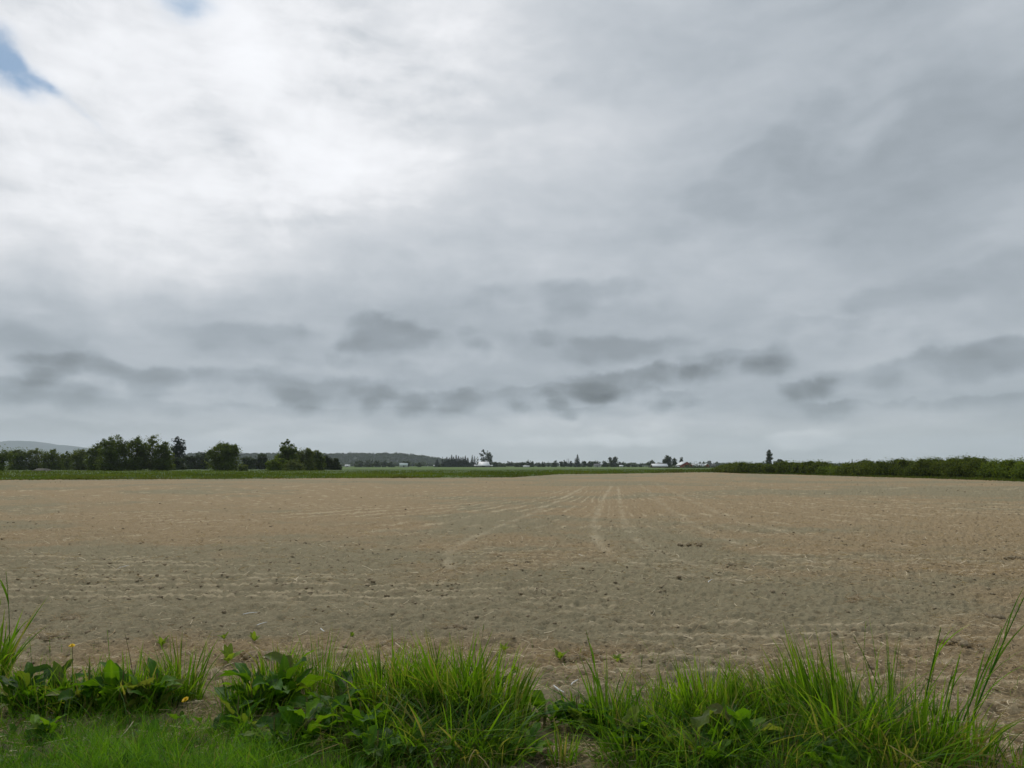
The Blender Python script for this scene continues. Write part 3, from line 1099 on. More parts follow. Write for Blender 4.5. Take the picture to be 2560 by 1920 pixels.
# ------------------------------------------------------------------ buildings
def gable_building(name, px0, px1, depth, eave, ridge_, ddepth, label, cat, wall, roof, axis='x', rot=0.0, door=True, over=0.4, group=None):
    """axis 'x': ridge runs left-right, one roof slope faces the camera; 'y': gable faces the camera"""
    w = (px1 - px0) / F * depth / 2
    o = thing(name, base_at((px0 + px1) / 2, depth), label, cat, group)
    o.rotation_euler.z = rot
    g = Geo()
    hd = ddepth / 2
    if axis == 'x':
        prof = [(-hd, -.2), (hd, -.2), (hd, eave), (0, ridge_), (-hd, eave)]
        k = len(prof)
        V = [(-w, p[0], p[1]) for p in prof] + [(w, p[0], p[1]) for p in prof]
        fs = [(i, (i + 1) % k, (i + 1) % k + k, i + k) for i in range(k) if i not in (2, 3)]
        fs += [(0, 4, 3, 3), (0, 3, 1, 1), (1, 3, 2, 2), (5, 8, 9, 9), (5, 6, 8, 8), (6, 7, 8, 8)]
        g.add(V, fs)
        g.build('wall', wall, o)
        r = Geo()
        th = .18
        sl = (ridge_ - eave) / hd
        for s in (-1, 1):
            ye = s * (hd + over)
            ze = eave - over * sl
            P_ = [(-w - over, ye, ze + .02), (w + over, ye, ze + .02), (w + over, 0, ridge_ + .02), (-w - over, 0, ridge_ + .02)]
            V = P_ + [(x, y, z + th) for x, y, z in P_]
            r.add(V, [(0, 1, 2, 3), (4, 7, 6, 5), (0, 4, 5, 1), (1, 5, 6, 2), (3, 7, 4, 0)])
        r.build('roof', roof, o)
        if door:
            q = Geo()
            q.box(-w * .15, w * .15, -hd - .06, -hd + .02, 0, eave * .85)
            q.build('door', M['dark_open'], o)
    else:
        prof = [(-w, -.2), (w, -.2), (w, eave), (0, ridge_), (-w, eave)]
        k = len(prof)
        V = [(p[0], -hd, p[1]) for p in prof] + [(p[0], hd, p[1]) for p in prof]
        fs = [(i, (i + 1) % k, (i + 1) % k + k, i + k) for i in range(k) if i not in (2, 3)]
        fs += [(0, 3, 4, 4), (0, 1, 3, 3), (1, 2, 3, 3), (5, 9, 8, 8), (5, 8, 6, 6), (6, 8, 7, 7)]
        g.add(V, fs)
        g.build('wall', wall, o)
        r = Geo()
        th = .22
        sl = (ridge_ - eave) / w
        for s in (-1, 1):
            xe, ze = s * (w + over), eave - over * sl
            P_ = [(xe, -hd - over, ze + .02), (xe, hd + over, ze + .02), (0, hd + over, ridge_ + .02), (0, -hd - over, ridge_ + .02)]
            V = P_ + [(x, y, z + th) for x, y, z in P_]
            r.add(V, [(0, 1, 2, 3), (4, 7, 6, 5), (0, 4, 5, 1), (1, 5, 6, 2), (2, 6, 7, 3), (3, 7, 4, 0)])
        r.build('roof', roof, o)
        if door:
            q = Geo()
            q.box(-w * .28, w * .28, -hd - .06, -hd + .02, 0, eave * 1.05)
            q.build('door', M['dark_open'], o)
    return o


# white barn: steep white roof facing the camera with a lower lean-to at each side
dB = 900
o = thing('white_barn', base_at(1210, dB), 'white roofed barn with low side wings below the tall gappy trees', 'barn')
g = Geo()
g.box(-7.2, 7.2, -5.5, 5.5, -.3, 2.3)
g.box(-11.0, -7.2, -4, 4, -.3, 1.8)
g.box(7.2, 10.2, -4, 4, -.3, 1.7)
g.build('wall', M['grey_wall'], o)
r = Geo()
V = [(-8.2, -6.6, 1.7), (8.6, -6.6, 1.7), (6.6, -3.3, 3.9), (-6.6, -3.3, 3.9), (-6.3, 0, 6.3), (6.3, 0, 6.3),
     (6.6, 3.3, 3.9), (-6.6, 3.3, 3.9), (8.6, 6.6, 1.7), (-8.2, 6.6, 1.7)]
V = V + [(x, y, z - .25) for x, y, z in V]
r.add(V, [(0, 1, 2, 3), (3, 2, 5, 4), (4, 5, 6, 7), (7, 6, 8, 9), (10, 13, 12, 11), (13, 14, 15, 12), (14, 17, 16, 15), (17, 19, 18, 16),
          (0, 10, 11, 1), (8, 18, 19, 9), (0, 3, 13, 10), (3, 4, 14, 13), (4, 7, 17, 14), (7, 9, 19, 17),
          (1, 11, 12, 2), (2, 12, 15, 5), (5, 15, 16, 6), (6, 16, 18, 8)])
r.build('roof', M['white_metal'], o)
for x0, x1, z0, z1 in ((-12, -8.0, 1.75, 2.6), (8.4, 11.2, 1.65, 2.2)):
    l = Geo()
    V = [(x0, -4.6, z0), (x1, -4.6, z0), (x1, 0, z1), (x0, 0, z1), (x1, 4.6, z0), (x0, 4.6, z0)]
    V += [(x, y, z - .2) for x, y, z in V]
    l.add(V, [(0, 1, 2, 3), (3, 2, 4, 5), (6, 9, 8, 7), (9, 11, 10, 8), (0, 6, 7, 1), (4, 10, 11, 5), (1, 7, 8, 2), (2, 8, 10, 4), (0, 3, 9, 6), (3, 5, 11, 9)])
    l.build('wing_roof', M['white_metal'], o)
q = Geo()
q.box(-2, 2, -5.58, -5.48, 0, 2.0)
q.build('door', M['dark_open'], o)

gable_building('farm_shed', 1001, 1020, 850, 2.0, 4.2, 8, 'small shed with a pale green roof in front of the wooded hill', 'shed', M['white_paint'], M['pale_roof'], 'x', 0.25)
gable_building('farm_shed', 866, 877, 950, 1.5, 2.6, 6, 'tiny white shed just right of the last dark bush of the left trees', 'shed', M['white_paint'], M['white_metal'], 'x')
gable_building('farm_shed', 1086, 1096, 950, 1.2, 2.3, 5, 'tiny white shed at the left foot of the conifer stand', 'shed', M['white_paint'], M['white_metal'], 'x')
gable_building('farm_shed', 1308, 1323, 900, 0.6, 1.4, 8, 'low white shed under the round trees right of the three poplars', 'shed', M['white_paint'], M['white_metal'], 'x', door=False)
gable_building('farmhouse', 1484, 1499, 850, 1.6, 3.4, 8, 'pale house half hidden among trees left of the largest round tree', 'house', M['white_paint'], M['silo'], 'x')
gable_building('farm_shed', 1547, 1555, 850, 1.0, 2.0, 6, 'tiny white shed just right of the largest round tree', 'shed', M['white_paint'], M['white_metal'], 'x', door=False)
gable_building('farm_shed', 1627, 1664, 650, 1.0, 3.0, 10, 'long low shed with bright white roof left of the red barn', 'shed', M['dark_wall'], M['white_metal'], 'x')
gable_building('farm_shed', 1636, 1656, 720, 2.6, 3.6, 9, 'grey roofed shed rising behind the long white shed', 'shed', M['grey_wall'], M['silo'], 'x', door=False)
gable_building('red_barn', 1694, 1722, 650, 2.1, 4.9, 14, 'red barn with its gable end and white roof edge facing the field', 'barn', M['red_wall'], M['white_metal'], 'y', 0.10)
gable_building('barn_shed', 1719, 1761, 668, 0.9, 3.1, 10, 'long pale roofed shed joined to the right of the red barn', 'shed', M['dark_wall'], M['white_metal'], 'x', door=False)
gable_building('farm_shed', 1682, 1693, 630, 0.6, 1.4, 5, 'small low white shed at the left foot of the red barn', 'shed', M['white_paint'], M['white_metal'], 'x', .3, door=False)
gable_building('farm_shed', 1760, 1768, 640, 1.9, 3.2, 5, 'narrow pink and white shed between the long shed and the silo', 'shed', M['red_wall'], M['white_metal'], 'y', 0, door=False)
gable_building('farm_shed', 1775, 1786, 700, 1.7, 2.4, 6, 'small grey shed right of the silo', 'shed', M['grey_wall'], M['silo'], 'x', door=False)
# silo
o = thing('silo', base_at(1770.5, 690), 'grey round silo tower at the right end of the farm', 'silo')
hS, rS = top_h(1151.5, 690), 1.75
g = Geo()
g.tube([(0, 0, -.2), (0, 0, hS - .7)], [rS, rS], 20)
g.build('wall', M['silo'], o, smooth=True)
g = Geo()
for k in range(5):
    zz = .8 + k * (hS - 1.8) / 4.4
    g.tube([(0, 0, zz), (0, 0, zz + .12)], [rS + .05, rS + .05], 20)
g.build('hoop', M['grey_wall'], o)
g = Geo()
g.tube([(0, 0, hS - .72), (0, 0, hS - .5), (0, 0, hS)], [rS + .12, rS + .12, .15], 20)
g.build('roof', M['grey_wall'], o)
# pole fence left of the farm
o = thing('rail_fence', base_at(1613, 640), 'thin pale rail fence left of the long white shed', 'fence')
for k in range(5):
    g = Geo()
    g.box(-3 + k * 1.5 - .06, -3 + k * 1.5 + .06, -.06, .06, -.1, 1.75)
    g.build('post', M['white_paint'], o)
for zz in (1.1, 1.6):
    g = Geo()
    g.box(-3.05, 3.05, -.1, -.062, zz, zz + .1)
    g.build('rail', M['white_paint'], o)
# white marker post
g = Geo()
g.tube([(0, 0, -.1), (0, 0, 1.9), (0, 0, 2.0)], [.16, .16, .05], 8)
o = g.build('marker_post', M['white_paint'])
o.location = base_at(1071, 800)
tag(o, 'slim white post standing alone in the far green field', 'post')

# ------------------------------------------------------------------ trees at the left
L_ = broad_tree
L_(-60, 32, 1112, 188, 'dark bushy tree cut by the left edge of the photo', n=4200)
L_(24, 80, 1122, 232, 'low round tree next to the tree at the left edge', 'broad', 2400)
L_(68, 124, 1119, 236, 'low tree with paler leaves below the mountain peak', 'broad_pale', 2400, 0.22)
L_(112, 168, 1120, 233, 'low tree below the right slope of the mountain', 'broad', 2400)
L_(152, 192, 1129, 240, 'lowest tree of the left row, in the dip before the big clump', 'broad', 1700)
L_(182, 240, 1122, 226, 'pale green tree at the left foot of the big clump', 'broad_pale', 2400)
L_(222, 270, 1105, 212, 'mid height tree stepping up to the big clump', 'broad', 2600)
L_(248, 334, 1088, 198, 'tallest wide tree with ragged top at the left of the big clump', 'broad', 5600, 0.22, sparse=True, bumps=8)
L_(312, 380, 1090, 203, 'tall tree in the middle of the big clump', 'broad', 4400, 0.22, sparse=True, bumps=7)
L_(358, 410, 1087, 208, 'tall thin pale topped tree with sky showing through in the big clump', 'broad_pale', 2500, 0.2, sparse=True, bumps=8)
L_(388, 440, 1102, 205, 'shorter tree at the right end of the big clump', 'broad', 2800)
L_(426, 468, 1093, 300, 'dark ragged tree standing alone behind the right end of the big clump', 'conifer', 2600, .32, sparse=True, bumps=8)
L_(430, 470, 1145, 250, 'low dark shrub below the ragged dark tree', 'far', 1500, .28, name='dark_shrub')
L_(462, 500, 1139, 320, 'low dark tree in the gap right of the big clump', 'far', 1700, .32)
L_(490, 532, 1134, 322, 'dark round tree just left of the broad lone tree', 'far', 1800, .32)
L_(520, 610, 1106, 196, 'broad lone tree with rounded peak between the two clumps', 'broad', 5200, .23, bumps=8)
L_(598, 626, 1161, 190, 'small shrub at the right foot of the broad lone tree', 'broad_pale', 900, .2, name='small_shrub')
L_(606, 648, 1142, 330, 'low dark bush half hidden right of the broad lone tree', 'far', 1500, .32)
L_(638, 676, 1133, 332, 'dark tree in the gap between broad lone tree and peaked tree', 'far', 1700, .32)
L_(688, 756, 1098, 206, 'peaked tree, tallest of the right clump', 'broad', 4300, .22, shape='peak', sparse=True)
L_(668, 722, 1146, 196, 'bright green bush at the left foot of the peaked tree', 'hedge_green', 2000, .2, name='green_bush')
L_(712, 768, 1150, 195, 'dull green bush in front of the peaked tree', 'broad_pale', 1900, .2, name='dull_bush')
L_(738, 796, 1117, 210, 'pale topped tree right of the peaked tree', 'broad_pale', 3000, .21, sparse=True)
L_(776, 816, 1124, 214, 'rounded tree where the right clump slopes down', 'broad', 2500, .22)
L_(804, 834, 1138, 250, 'low dark tree near the right end of the right clump', 'far', 1600, .26)
L_(822, 858, 1146, 252, 'last low dark bush at the right end of the left trees', 'far', 1500, .26, name='dark_shrub')
# heap in front of the left row
g = Geo()
P_ = np.array([[x, y, 0] for x in np.linspace(-2.2, 2.2, 16) for y in np.linspace(-1.6, 1.6, 12)])
P_[:, 2] = np.clip(.7 * (1 - (P_[:, 0] / 2.1) ** 2 - (P_[:, 1] / 1.5) ** 2), 0, 2) ** .8 + .5 * fbm(P_[:, 0] * 1.5, P_[:, 1] * 1.5, 9, 3)
ii = np.arange(192).reshape(16, 12)
g.add(P_, np.stack([ii[:-1, :-1], ii[1:, :-1], ii[1:, 1:], ii[:-1, 1:]], -1).reshape(-1, 4))
o = g.build('gravel_heap', M['rock'])
o.location = base_at(114, 196, 0.15)
tag(o, 'low grey heap in front of the left row of trees', 'heap')

# ------------------------------------------------------------------ far trees
FT = dict(mat='far', n=420, leaf=.8, bumps=4)
for x0, x1, top, d, lab in [
        (884, 914, 1152, 900, 'dark far tree leftmost before the wooded hill'),
        (908, 938, 1148, 905, 'taller far tree before the hill, right of the leftmost one'),
        (932, 956, 1151, 910, 'third far tree before the wooded hill'),
        (950, 974, 1152, 905, 'fourth far tree before the wooded hill'),
        (968, 990, 1154, 900, 'last far tree left of the pale green roofed shed'),
        (1008, 1028, 1151, 900, 'yellowish far tree right behind the pale green roofed shed'),
        (1042, 1058, 1157, 950, 'small far bush between the green roofed shed and the white post')]:
    L_(x0, x1, top, d, lab, **FT)
grp = 'conifers in the stand left of the white barn'
for i, (px, w, top) in enumerate([(1094, 15, 1147), (1112, 14, 1150)] + list(zip(
        [1118, 1124, 1130, 1135, 1141, 1147, 1153, 1158, 1164, 1170, 1121, 1138, 1150, 1161],
        [15] * 14, [1142, 1144, 1137, 1142, 1137.5, 1140, 1143, 1142, 1139, 1144, 1148, 1147, 1148, 1147]))):
    if i < 2:
        conifer(px, w, top, 940, ['low conifer at the far left foot of the conifer stand', 'low conifer touching the left side of the conifer stand'][i])
    else:
        conifer(px, w, top, 930 + (i % 4) * 8, 'dark conifer in the dense stand left of the white barn', group=grp)
conifer(1107, 8, 1142, 935, 'slim conifer spire just left of the dense stand')
conifer(1181, 12, 1137.5, 930, 'tall dark conifer between the stand and the white barn', ragged=.1)
conifer(1187, 10, 1140, 934, 'second dark conifer leaning on the tall one left of the barn', ragged=.1)
L_(1190, 1198, 1140, 925, 'thin ragged tree just left of the tall gappy trees', 'far', 220, .5, shape='gappy')
L_(1198, 1218, 1121.5, 930, 'tall gappy tree with open crown behind the white barn', 'far', 900, .55, shape='gappy', sparse=True)
L_(1212, 1233, 1127, 934, 'denser tall tree right of the gappy one behind the white barn', 'far', 1200, .6, bumps=6)
for x0, x1, top, d, lab in [
        (1230, 1247, 1156, 930, 'round tree right of the white barn'),
        (1244, 1268, 1161, 980, 'low bush between the barn tree and the three poplars'),
        (1282, 1302, 1157, 930, 'flat topped tree with pale trunks right of the poplars'),
        (1298, 1316, 1155, 935, 'sloping tree behind the low white shed'),
        (1314, 1336, 1152, 930, 'tallest round tree above the low white shed'),
        (1342, 1353, 1161, 960, 'low bush right of the low white shed'),
        (1352, 1363, 1155, 940, 'narrow round tree left of the small pointed conifer'),
        (1375, 1395, 1151, 940, 'square topped tree right of the small pointed conifer'),
        (1397, 1408, 1153, 945, 'small round tree left of the twin spires'),
        (1406, 1418, 1151.5, 940, 'round tree touching the twin spires'),
        (1423, 1430, 1153, 945, 'slim pale tree between the twin spires and the tall spire'),
        (1450, 1468, 1152, 930, 'flat tree right of the tall spire'),
        (1466, 1482, 1150.5, 935, 'rounded tree behind the pale house'),
        (1480, 1503, 1151, 960, 'broad tree over the pale house'),
        (1500, 1520, 1151.5, 925, 'dark tree on the left side of the largest round tree'),
        (1544, 1553, 1155, 935, 'narrow tree right of the largest round tree'),
        (1552, 1562, 1154.5, 930, 'second narrow tree right of the largest round tree'),
        (1564, 1575, 1159, 940, 'small pointed bush in the low row before the farm'),
        (1576, 1592, 1162, 940, 'flat bush in the low row before the farm'),
        (1595, 1608, 1160.5, 940, 'last round bush in the low row before the farm')]:
    L_(x0, x1, top, d, lab, **FT)
L_(1517, 1547, 1140.5, 880, 'largest round tree of the far row', 'far', 1300, .6, bumps=7)
for px, top in ((1269, 1152), (1274, 1153), (1279, 1153)):
    L_(px - 3, px + 3, top, 930, ['left slim poplar of the three right of the barn', 'middle slim poplar of the three right of the barn',
                                  'right slim poplar of the three right of the barn'][[1269, 1274, 1279].index(px)], 'far', 260, .5, shape='column', name='poplar_tree')
conifer(1370, 6, 1153, 935, 'small pointed conifer in the far row')
conifer(1417, 5, 1146, 935, 'left one of the twin conifer spires')
conifer(1421, 6, 1147, 938, 'right one of the twin conifer spires')
conifer(1443, 17, 1136.5, 920, 'tall conifer spire, highest of the far row', n=800)
conifer(1437, 8, 1146, 925, 'short conifer at the left shoulder of the tall spire')
# farm trees
L_(1616, 1639, 1150.5, 700, 'round tree left of the long white shed', 'far', 800, .5)
L_(1652, 1680, 1138, 700, 'big dense tree behind the long white shed', 'far', 1500, .5, bumps=7)
L_(1676, 1691, 1144, 690, 'tree at the right side of the big dense farm tree', 'far', 800, .45)
L_(1694, 1710, 1140.5, 740, 'cone shaped tree rising behind the red barn', 'far', 1000, .45, shape='cone')
L_(1709, 1718, 1157, 760, 'small round tree right behind the red barn roof', 'far', 300, .45)
L_(1719, 1731, 1155.5, 770, 'round tree behind the left end of the long pale shed', 'far', 300, .45)
conifer(1734, 4, 1154, 770, 'tiny thin conifer behind the long pale shed', 200)
L_(1737, 1742, 1158, 775, 'tiny bush right of the thin conifer behind the long pale shed', 'far', 160, .4)
L_(1751, 1762, 1153, 760, 'pointed tree between the long shed and the silo', 'far', 350, .45, shape='cone')
conifer(1781, 5, 1156, 780, 'tiny conifer right of the silo', 200)
L_(1690, 1790, 1169, 560, 'low brush along the ground before the red barn', 'far', 900, .4, name='low_brush')
L_(1660, 1700, 1169, 580, 'low brush before the long white shed', 'far', 500, .4, name='low_brush')
# behind the right hedge
L_(1912, 1928, 1124, 520, 'tall slim poplar rising above the right hedge', 'far', 1500, .34, shape='column', name='poplar_tree')
L_(1928, 1962, 1148, 520, 'low spreading tree right beside the tall poplar', 'far', 900, .4, shape='gappy')
conifer(2126, 13, 1148.5, 420, 'small dark conifer at the left start of the tall right hedge', 500)
conifer(2479, 6, 1149, 420, 'thin dark spire above the bright bush at the right', 200)

mass_wood('hill_forest', (400, 1190), 1500, lambda p: RNG.uniform(2290, 2615), hill_z, lambda p: RNG.uniform(6, 11), lambda p: RNG.uniform(3.5, 6),
          46, 'dark wooded ridge behind the far fields at left', M['far'])
mass_wood('far_tree_line', (860, 2700), 420, lambda p: RNG.uniform(1500, 1900), lambda p, d: -.3, lambda p: RNG.uniform(3.5, 7.5), lambda p: RNG.uniform(4, 9),
          60, 'thin hazy line of woods along the horizon', M['far'])

# ------------------------------------------------------------------ hedge at the right
HT = [(1780, 1172), (1800, 1164), (1825, 1159), (1845, 1157), (1880, 1159), (1910, 1161), (1935, 1158), (1960, 1157), (1990, 1154), (2010, 1156),
      (2037, 1150), (2046, 1157), (2055, 1170), (2075, 1172), (2100, 1166), (2118, 1158), (2140, 1154), (2180, 1155), (2205, 1149), (2235, 1146),
      (2262, 1152), (2295, 1150), (2320, 1148), (2360, 1147), (2400, 1143), (2440, 1142), (2462, 1150), (2490, 1154), (2520, 1152), (2560, 1151), (2700, 1145), (3400, 1140)]
hx, hy = [p[0] for p in HT], [p[1] for p in HT]
hp = 1792.0
k = 0
while hp < 2860:
    d = float(np.interp(hp, BX, BD)) + 1.6
    step = RNG.uniform(1.7, 2.6)
    top = float(np.interp(hp, hx, hy)) + RNG.uniform(-3, 2.5)
    h = top_h(top, d + 1.5)
    w = RNG.uniform(1.5, 2.3)
    green = 2055 < hp < 2105 or 2450 < hp
    lab = None
    if 2055 < hp < 2105:
        lab = 'low bright green weedy bush in the gap of the right hedge'; gname = 'bushes in the gap of the hedge'
    elif hp > 2450:
        lab = 'bright green leafy bush at the right end of the hedge'; gname = 'bright bushes at the right end of the hedge'
    elif hp < 2055:
        lab = 'dark bramble bush in the lower left stretch of the right hedge'; gname = 'bushes of the lower hedge stretch'
    else:
        lab = 'dark bramble bush in the tall right stretch of the hedge'; gname = 'bushes of the tall hedge stretch'
    o = thing('hedge_bush', base_at(hp + (w / d * F) * .3, d + w * .8), lab, 'bush', gname)
    lob = [(0, 0, h * .45, w, w, h * .45), (RNG.uniform(-.4, .4) * w, RNG.uniform(-.4, .4) * w, h * .72, w * .6, w * .6, h * .24),
           (RNG.uniform(-.6, .6) * w, -.4 * w, h * .3, w * .7, w * .6, h * .3), (RNG.uniform(-.6, .6) * w, 0, h * .85, w * .3, w * .3, h * .13)]
    V, Fc, A = crown(lob, 1900 if d > 100 else 2600, 0.11 if d < 110 else .15, clump=.36, tone0=.3)
    mk('foliage', V, Fc, M['hedge_green' if green else 'hedge'], o, attr=A)
    g = Geo()
    for q in range(9):
        a = RNG.uniform(0, 6.28)
        e = np.array([math.cos(a), math.sin(a), 0]) * w * RNG.uniform(.3, .9)
        hh = h * RNG.uniform(.8, 1.08)
        g.tube([(0, 0, -.1), e * .4 + [0, 0, hh * .6], e * .8 + [0, 0, hh]], [.03, .02, .006], 4)
    g.build('stems', M['bark'], o)
    # advance along the boundary by "step" metres
    p0 = base_at(hp, d)
    for dp in np.arange(2, 400, 2):
        d2 = float(np.interp(hp + dp, BX, BD)) + 1.6
        if np.linalg.norm(base_at(hp + dp, d2) - p0) > step:
            break
    hp += dp
    k += 1
# weedy fringe of grass at the foot of the hedge
n = 9000
px = RNG.uniform(1780, 2860, n)
off = RNG.normal(0.2, .5, n)
d = np.interp(px, BX, BD) + off
x = d * (px - 1280) / F
V_, F_, A_ = blades(np.stack([x, d, -0.05 + 0 * x], -1), RNG.uniform(.12, .5, n), RNG.uniform(.03, .07, n), RNG.uniform(0, 6.28, n),
                    RNG.uniform(0, .6, n), RNG.uniform(0, .6, n), RNG.uniform(0, 3.14, n), RNG.random(n) * .8, (RNG.random(n) < .25) * .7, 2)
tag(mk('hedge_grass', V_, F_, M['rank'], attr=A_), 'fringe of weedy grass along the foot of the right hedge', 'grass', kind='stuff')

# ------------------------------------------------------------------ near verge
def sz(x, y):
    return soil_z(np.atleast_1d(np.asarray(x, float)), np.atleast_1d(np.asarray(y, float)))


def tussock(px, py, r, n, h, label, lean=0.17, az0=None, w=(0.008, 0.020), tone=0.4, dryf=0.06, name='grass_tussock', bendy=0.22, group=None, hvar=.62, seg=5):
    h *= 1.30
    dryf = dryf + .09
    c = gnd(px, py)
    c[2] = float(sz(c[0], c[1])[0]) - .01
    rr = r * np.sqrt(RNG.random(n))
    a = RNG.uniform(0, 6.28, n)
    P = np.stack([np.cos(a) * rr * 1.25, np.sin(a) * rr, 0 * a], -1)
    H = h * (1 - hvar * RNG.random(n) ** 1.2) * (1 - .35 * (rr / r) ** 2)
    az = a + RNG.normal(0, .7, n) if az0 is None else az0 + RNG.normal(0, .6, n)
    ln = np.abs(RNG.normal(0, lean, n)) + .05
    bd = np.abs(RNG.normal(0, bendy, n))
    bd = np.where(RNG.random(n) < .14, bd + .7, bd)
    V, Fc, A = blades(P, H, RNG.uniform(*w, n), az, ln, bd, RNG.uniform(0, 3.14, n),
                      np.clip(RNG.normal(tone + .06, .36, n), 0, 1), np.where(RNG.random(n) < dryf, RNG.uniform(.5, 1, n), RNG.random(n) * .08), seg)
    o = mk(name, V, Fc, M['grass'], attr=A, smooth=True)
    o.location = c
    return tag(o, label, 'grass', group)


TUS = [
    # px, py(base), radius, blades, height, label
    (-25, 1700, .10, 70, .50, 'tall broad bladed grass cut by the left edge of the photo', dict(w=(.012, .030), lean=.2)),
    (60, 1745, .20, 160, .26, 'thin wispy grass at the far left of the verge', dict(dryf=.3, w=(.002, .005), tone=.5)),
    (270, 1760, .16, 150, .30, 'wispy grass behind the left dock plants', dict(w=(.003, .007), tone=.55)),
    (455, 1755, .10, 130, .44, 'pointed tuft with one broad blade left of the soil gap', dict(w=(.006, .018), lean=.15)),
    (395, 1770, .14, 130, .27, 'short tuft between the left docks and the pointed tuft', dict()),
    (545, 1740, .12, 60, .20, 'thin yellowish tuft in the soil gap at left', dict(tone=.85, dryf=.3, w=(.003, .006))),
    (700, 1752, .11, 110, .38, 'tuft on the left side of the tall upright dock leaf', dict()),
    (800, 1745, .13, 170, .44, 'tall stiff tuft right of the tall upright dock leaf', dict(lean=.12, w=(.005, .012))),
    (870, 1765, .10, 70, .26, 'shorter tuft between the stiff tuft and the big central grass', dict()),
    (965, 1790, .18, 300, .42, 'dense bright tuft forming the left part of the big central grass', dict(lean=.14, tone=.55)),
    (1050, 1795, .16, 260, .44, 'dense tuft in the middle of the big central grass', dict(lean=.16, tone=.55)),
    (1130, 1805, .15, 260, .50, 'tallest tuft of the big central grass with thin stalks', dict(lean=.2)),
    (1215, 1815, .17, 280, .46, 'dark tuft forming the right part of the big central grass', dict(lean=.16)),
    (1275, 1840, .10, 90, .34, 'loose tuft at the right edge of the big central grass', dict(tone=.5)),
    (960, 1880, .22, 240, .30, 'dark bent grass in the shade below the bright central tuft', dict(tone=.15, lean=.5, bendy=.7)),  # low tone paints the shade of the clump into the blades
    (1120, 1895, .24, 280, .32, 'dark drooping grass at the bottom middle of the photo', dict(tone=.15, lean=.5, bendy=.7)),  # shade of the dense growth above is put into the dark tone
    (1225, 1910, .14, 120, .28, 'drooping tuft at the bottom left of the straw gap', dict(tone=.3, lean=.4, bendy=.6)),
    (1405, 1915, .07, 40, .24, 'small upright green tuft in the straw gap at the bottom', dict(w=(.008, .016), lean=.12)),
    (1525, 1835, .13, 80, .36, 'thin open tuft right of the straw gap', dict(lean=.2)),
    (1600, 1850, .15, 150, .40, 'upright tuft with one broad stem right of the straw gap', dict(w=(.005, .014), lean=.18)),
    (1580, 1900, .15, 130, .26, 'low tangled tuft at the bottom right of the straw gap', dict(tone=.3, lean=.4, bendy=.6)),
    (1690, 1830, .14, 150, .36, 'green tuft left of the dense right hand grass', dict(tone=.5)),
    (1770, 1820, .15, 280, .44, 'dense bright tuft of the right hand grass', dict(lean=.12, tone=.6)),
    (1850, 1830, .13, 190, .36, 'dense tuft in the middle of the right hand grass', dict(lean=.16, tone=.5)),
    (1950, 1830, .18, 230, .40, 'leaning tuft in the right hand grass', dict(az0=2.6, lean=.35)),
    (1760, 1905, .22, 240, .30, 'dark arching grass at the bottom below the dense right tufts', dict(tone=.2, lean=.5, bendy=.8)),  # dark tone stands in for shade below the tufts
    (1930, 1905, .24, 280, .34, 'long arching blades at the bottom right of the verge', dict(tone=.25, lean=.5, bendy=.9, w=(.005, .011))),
    (2065, 1825, .20, 200, .52, 'tall tuft with grey seed tips in the right hand grass', dict(az0=2.4, lean=.16, bendy=.12)),
    (2120, 1880, .20, 220, .40, 'green tuft with a bent brown blade near the bottom right', dict(lean=.3, bendy=.5)),
    (2200, 1850, .16, 90, .60, 'open tuft of tall blades left of the tall reed', dict(lean=.2, w=(.004, .010))),
    (2290, 1890, .17, 130, .42, 'open tuft at the foot of the tall reed', dict(lean=.25)),
    (2250, 1915, .22, 160, .30, 'bent green and straw coloured grass at the bottom near the tall reed', dict(dryf=.3, lean=.5, bendy=.7)),
    (2390, 1895, .15, 90, .34, 'thin tuft at the foot of the long leaning reeds', dict(tone=.6, dryf=.2, lean=.3)),
    (2460, 1925, .12, 46, .24, 'small spiky tuft near the bottom right corner', dict(w=(.006, .012), lean=.25)),
    (2545, 1925, .08, 24, .22, 'few pointed blades in the bottom right corner', dict(w=(.006, .012), lean=.25)),
    (95, 1775, .16, 120, .30, 'mixed grass growing up through the dark dock plants at far left', dict(tone=.35)),
    (205, 1775, .15, 120, .32, 'grass growing up behind the large pale dock leaf', dict(tone=.45)),
    (335, 1772, .15, 150, .34, 'grass growing up behind the bushy left dock plant', dict(tone=.5)),
    (660, 1775, .12, 110, .34, 'grass growing through the bright central dock plant', dict(tone=.55)),
    (620, 1790, .14, 110, .24, 'low grass on the left side of the central docks', dict(tone=.5)),
    (150, 1780, .2, 140, .2, 'low dark grass under the left dock plants', dict(tone=.2, lean=.4)),
    (2000, 1780, .14, 110, .34, 'yellowish tuft behind the right hand grass', dict(tone=.8, dryf=.15)),
    (1430, 1790, .1, 36, .16, 'short sparse blades at the top of the straw gap', dict(tone=.6, dryf=.2)),
]
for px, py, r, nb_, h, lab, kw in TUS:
    tussock(px, py, r, int(nb_ * 1.2), h, lab, **kw)

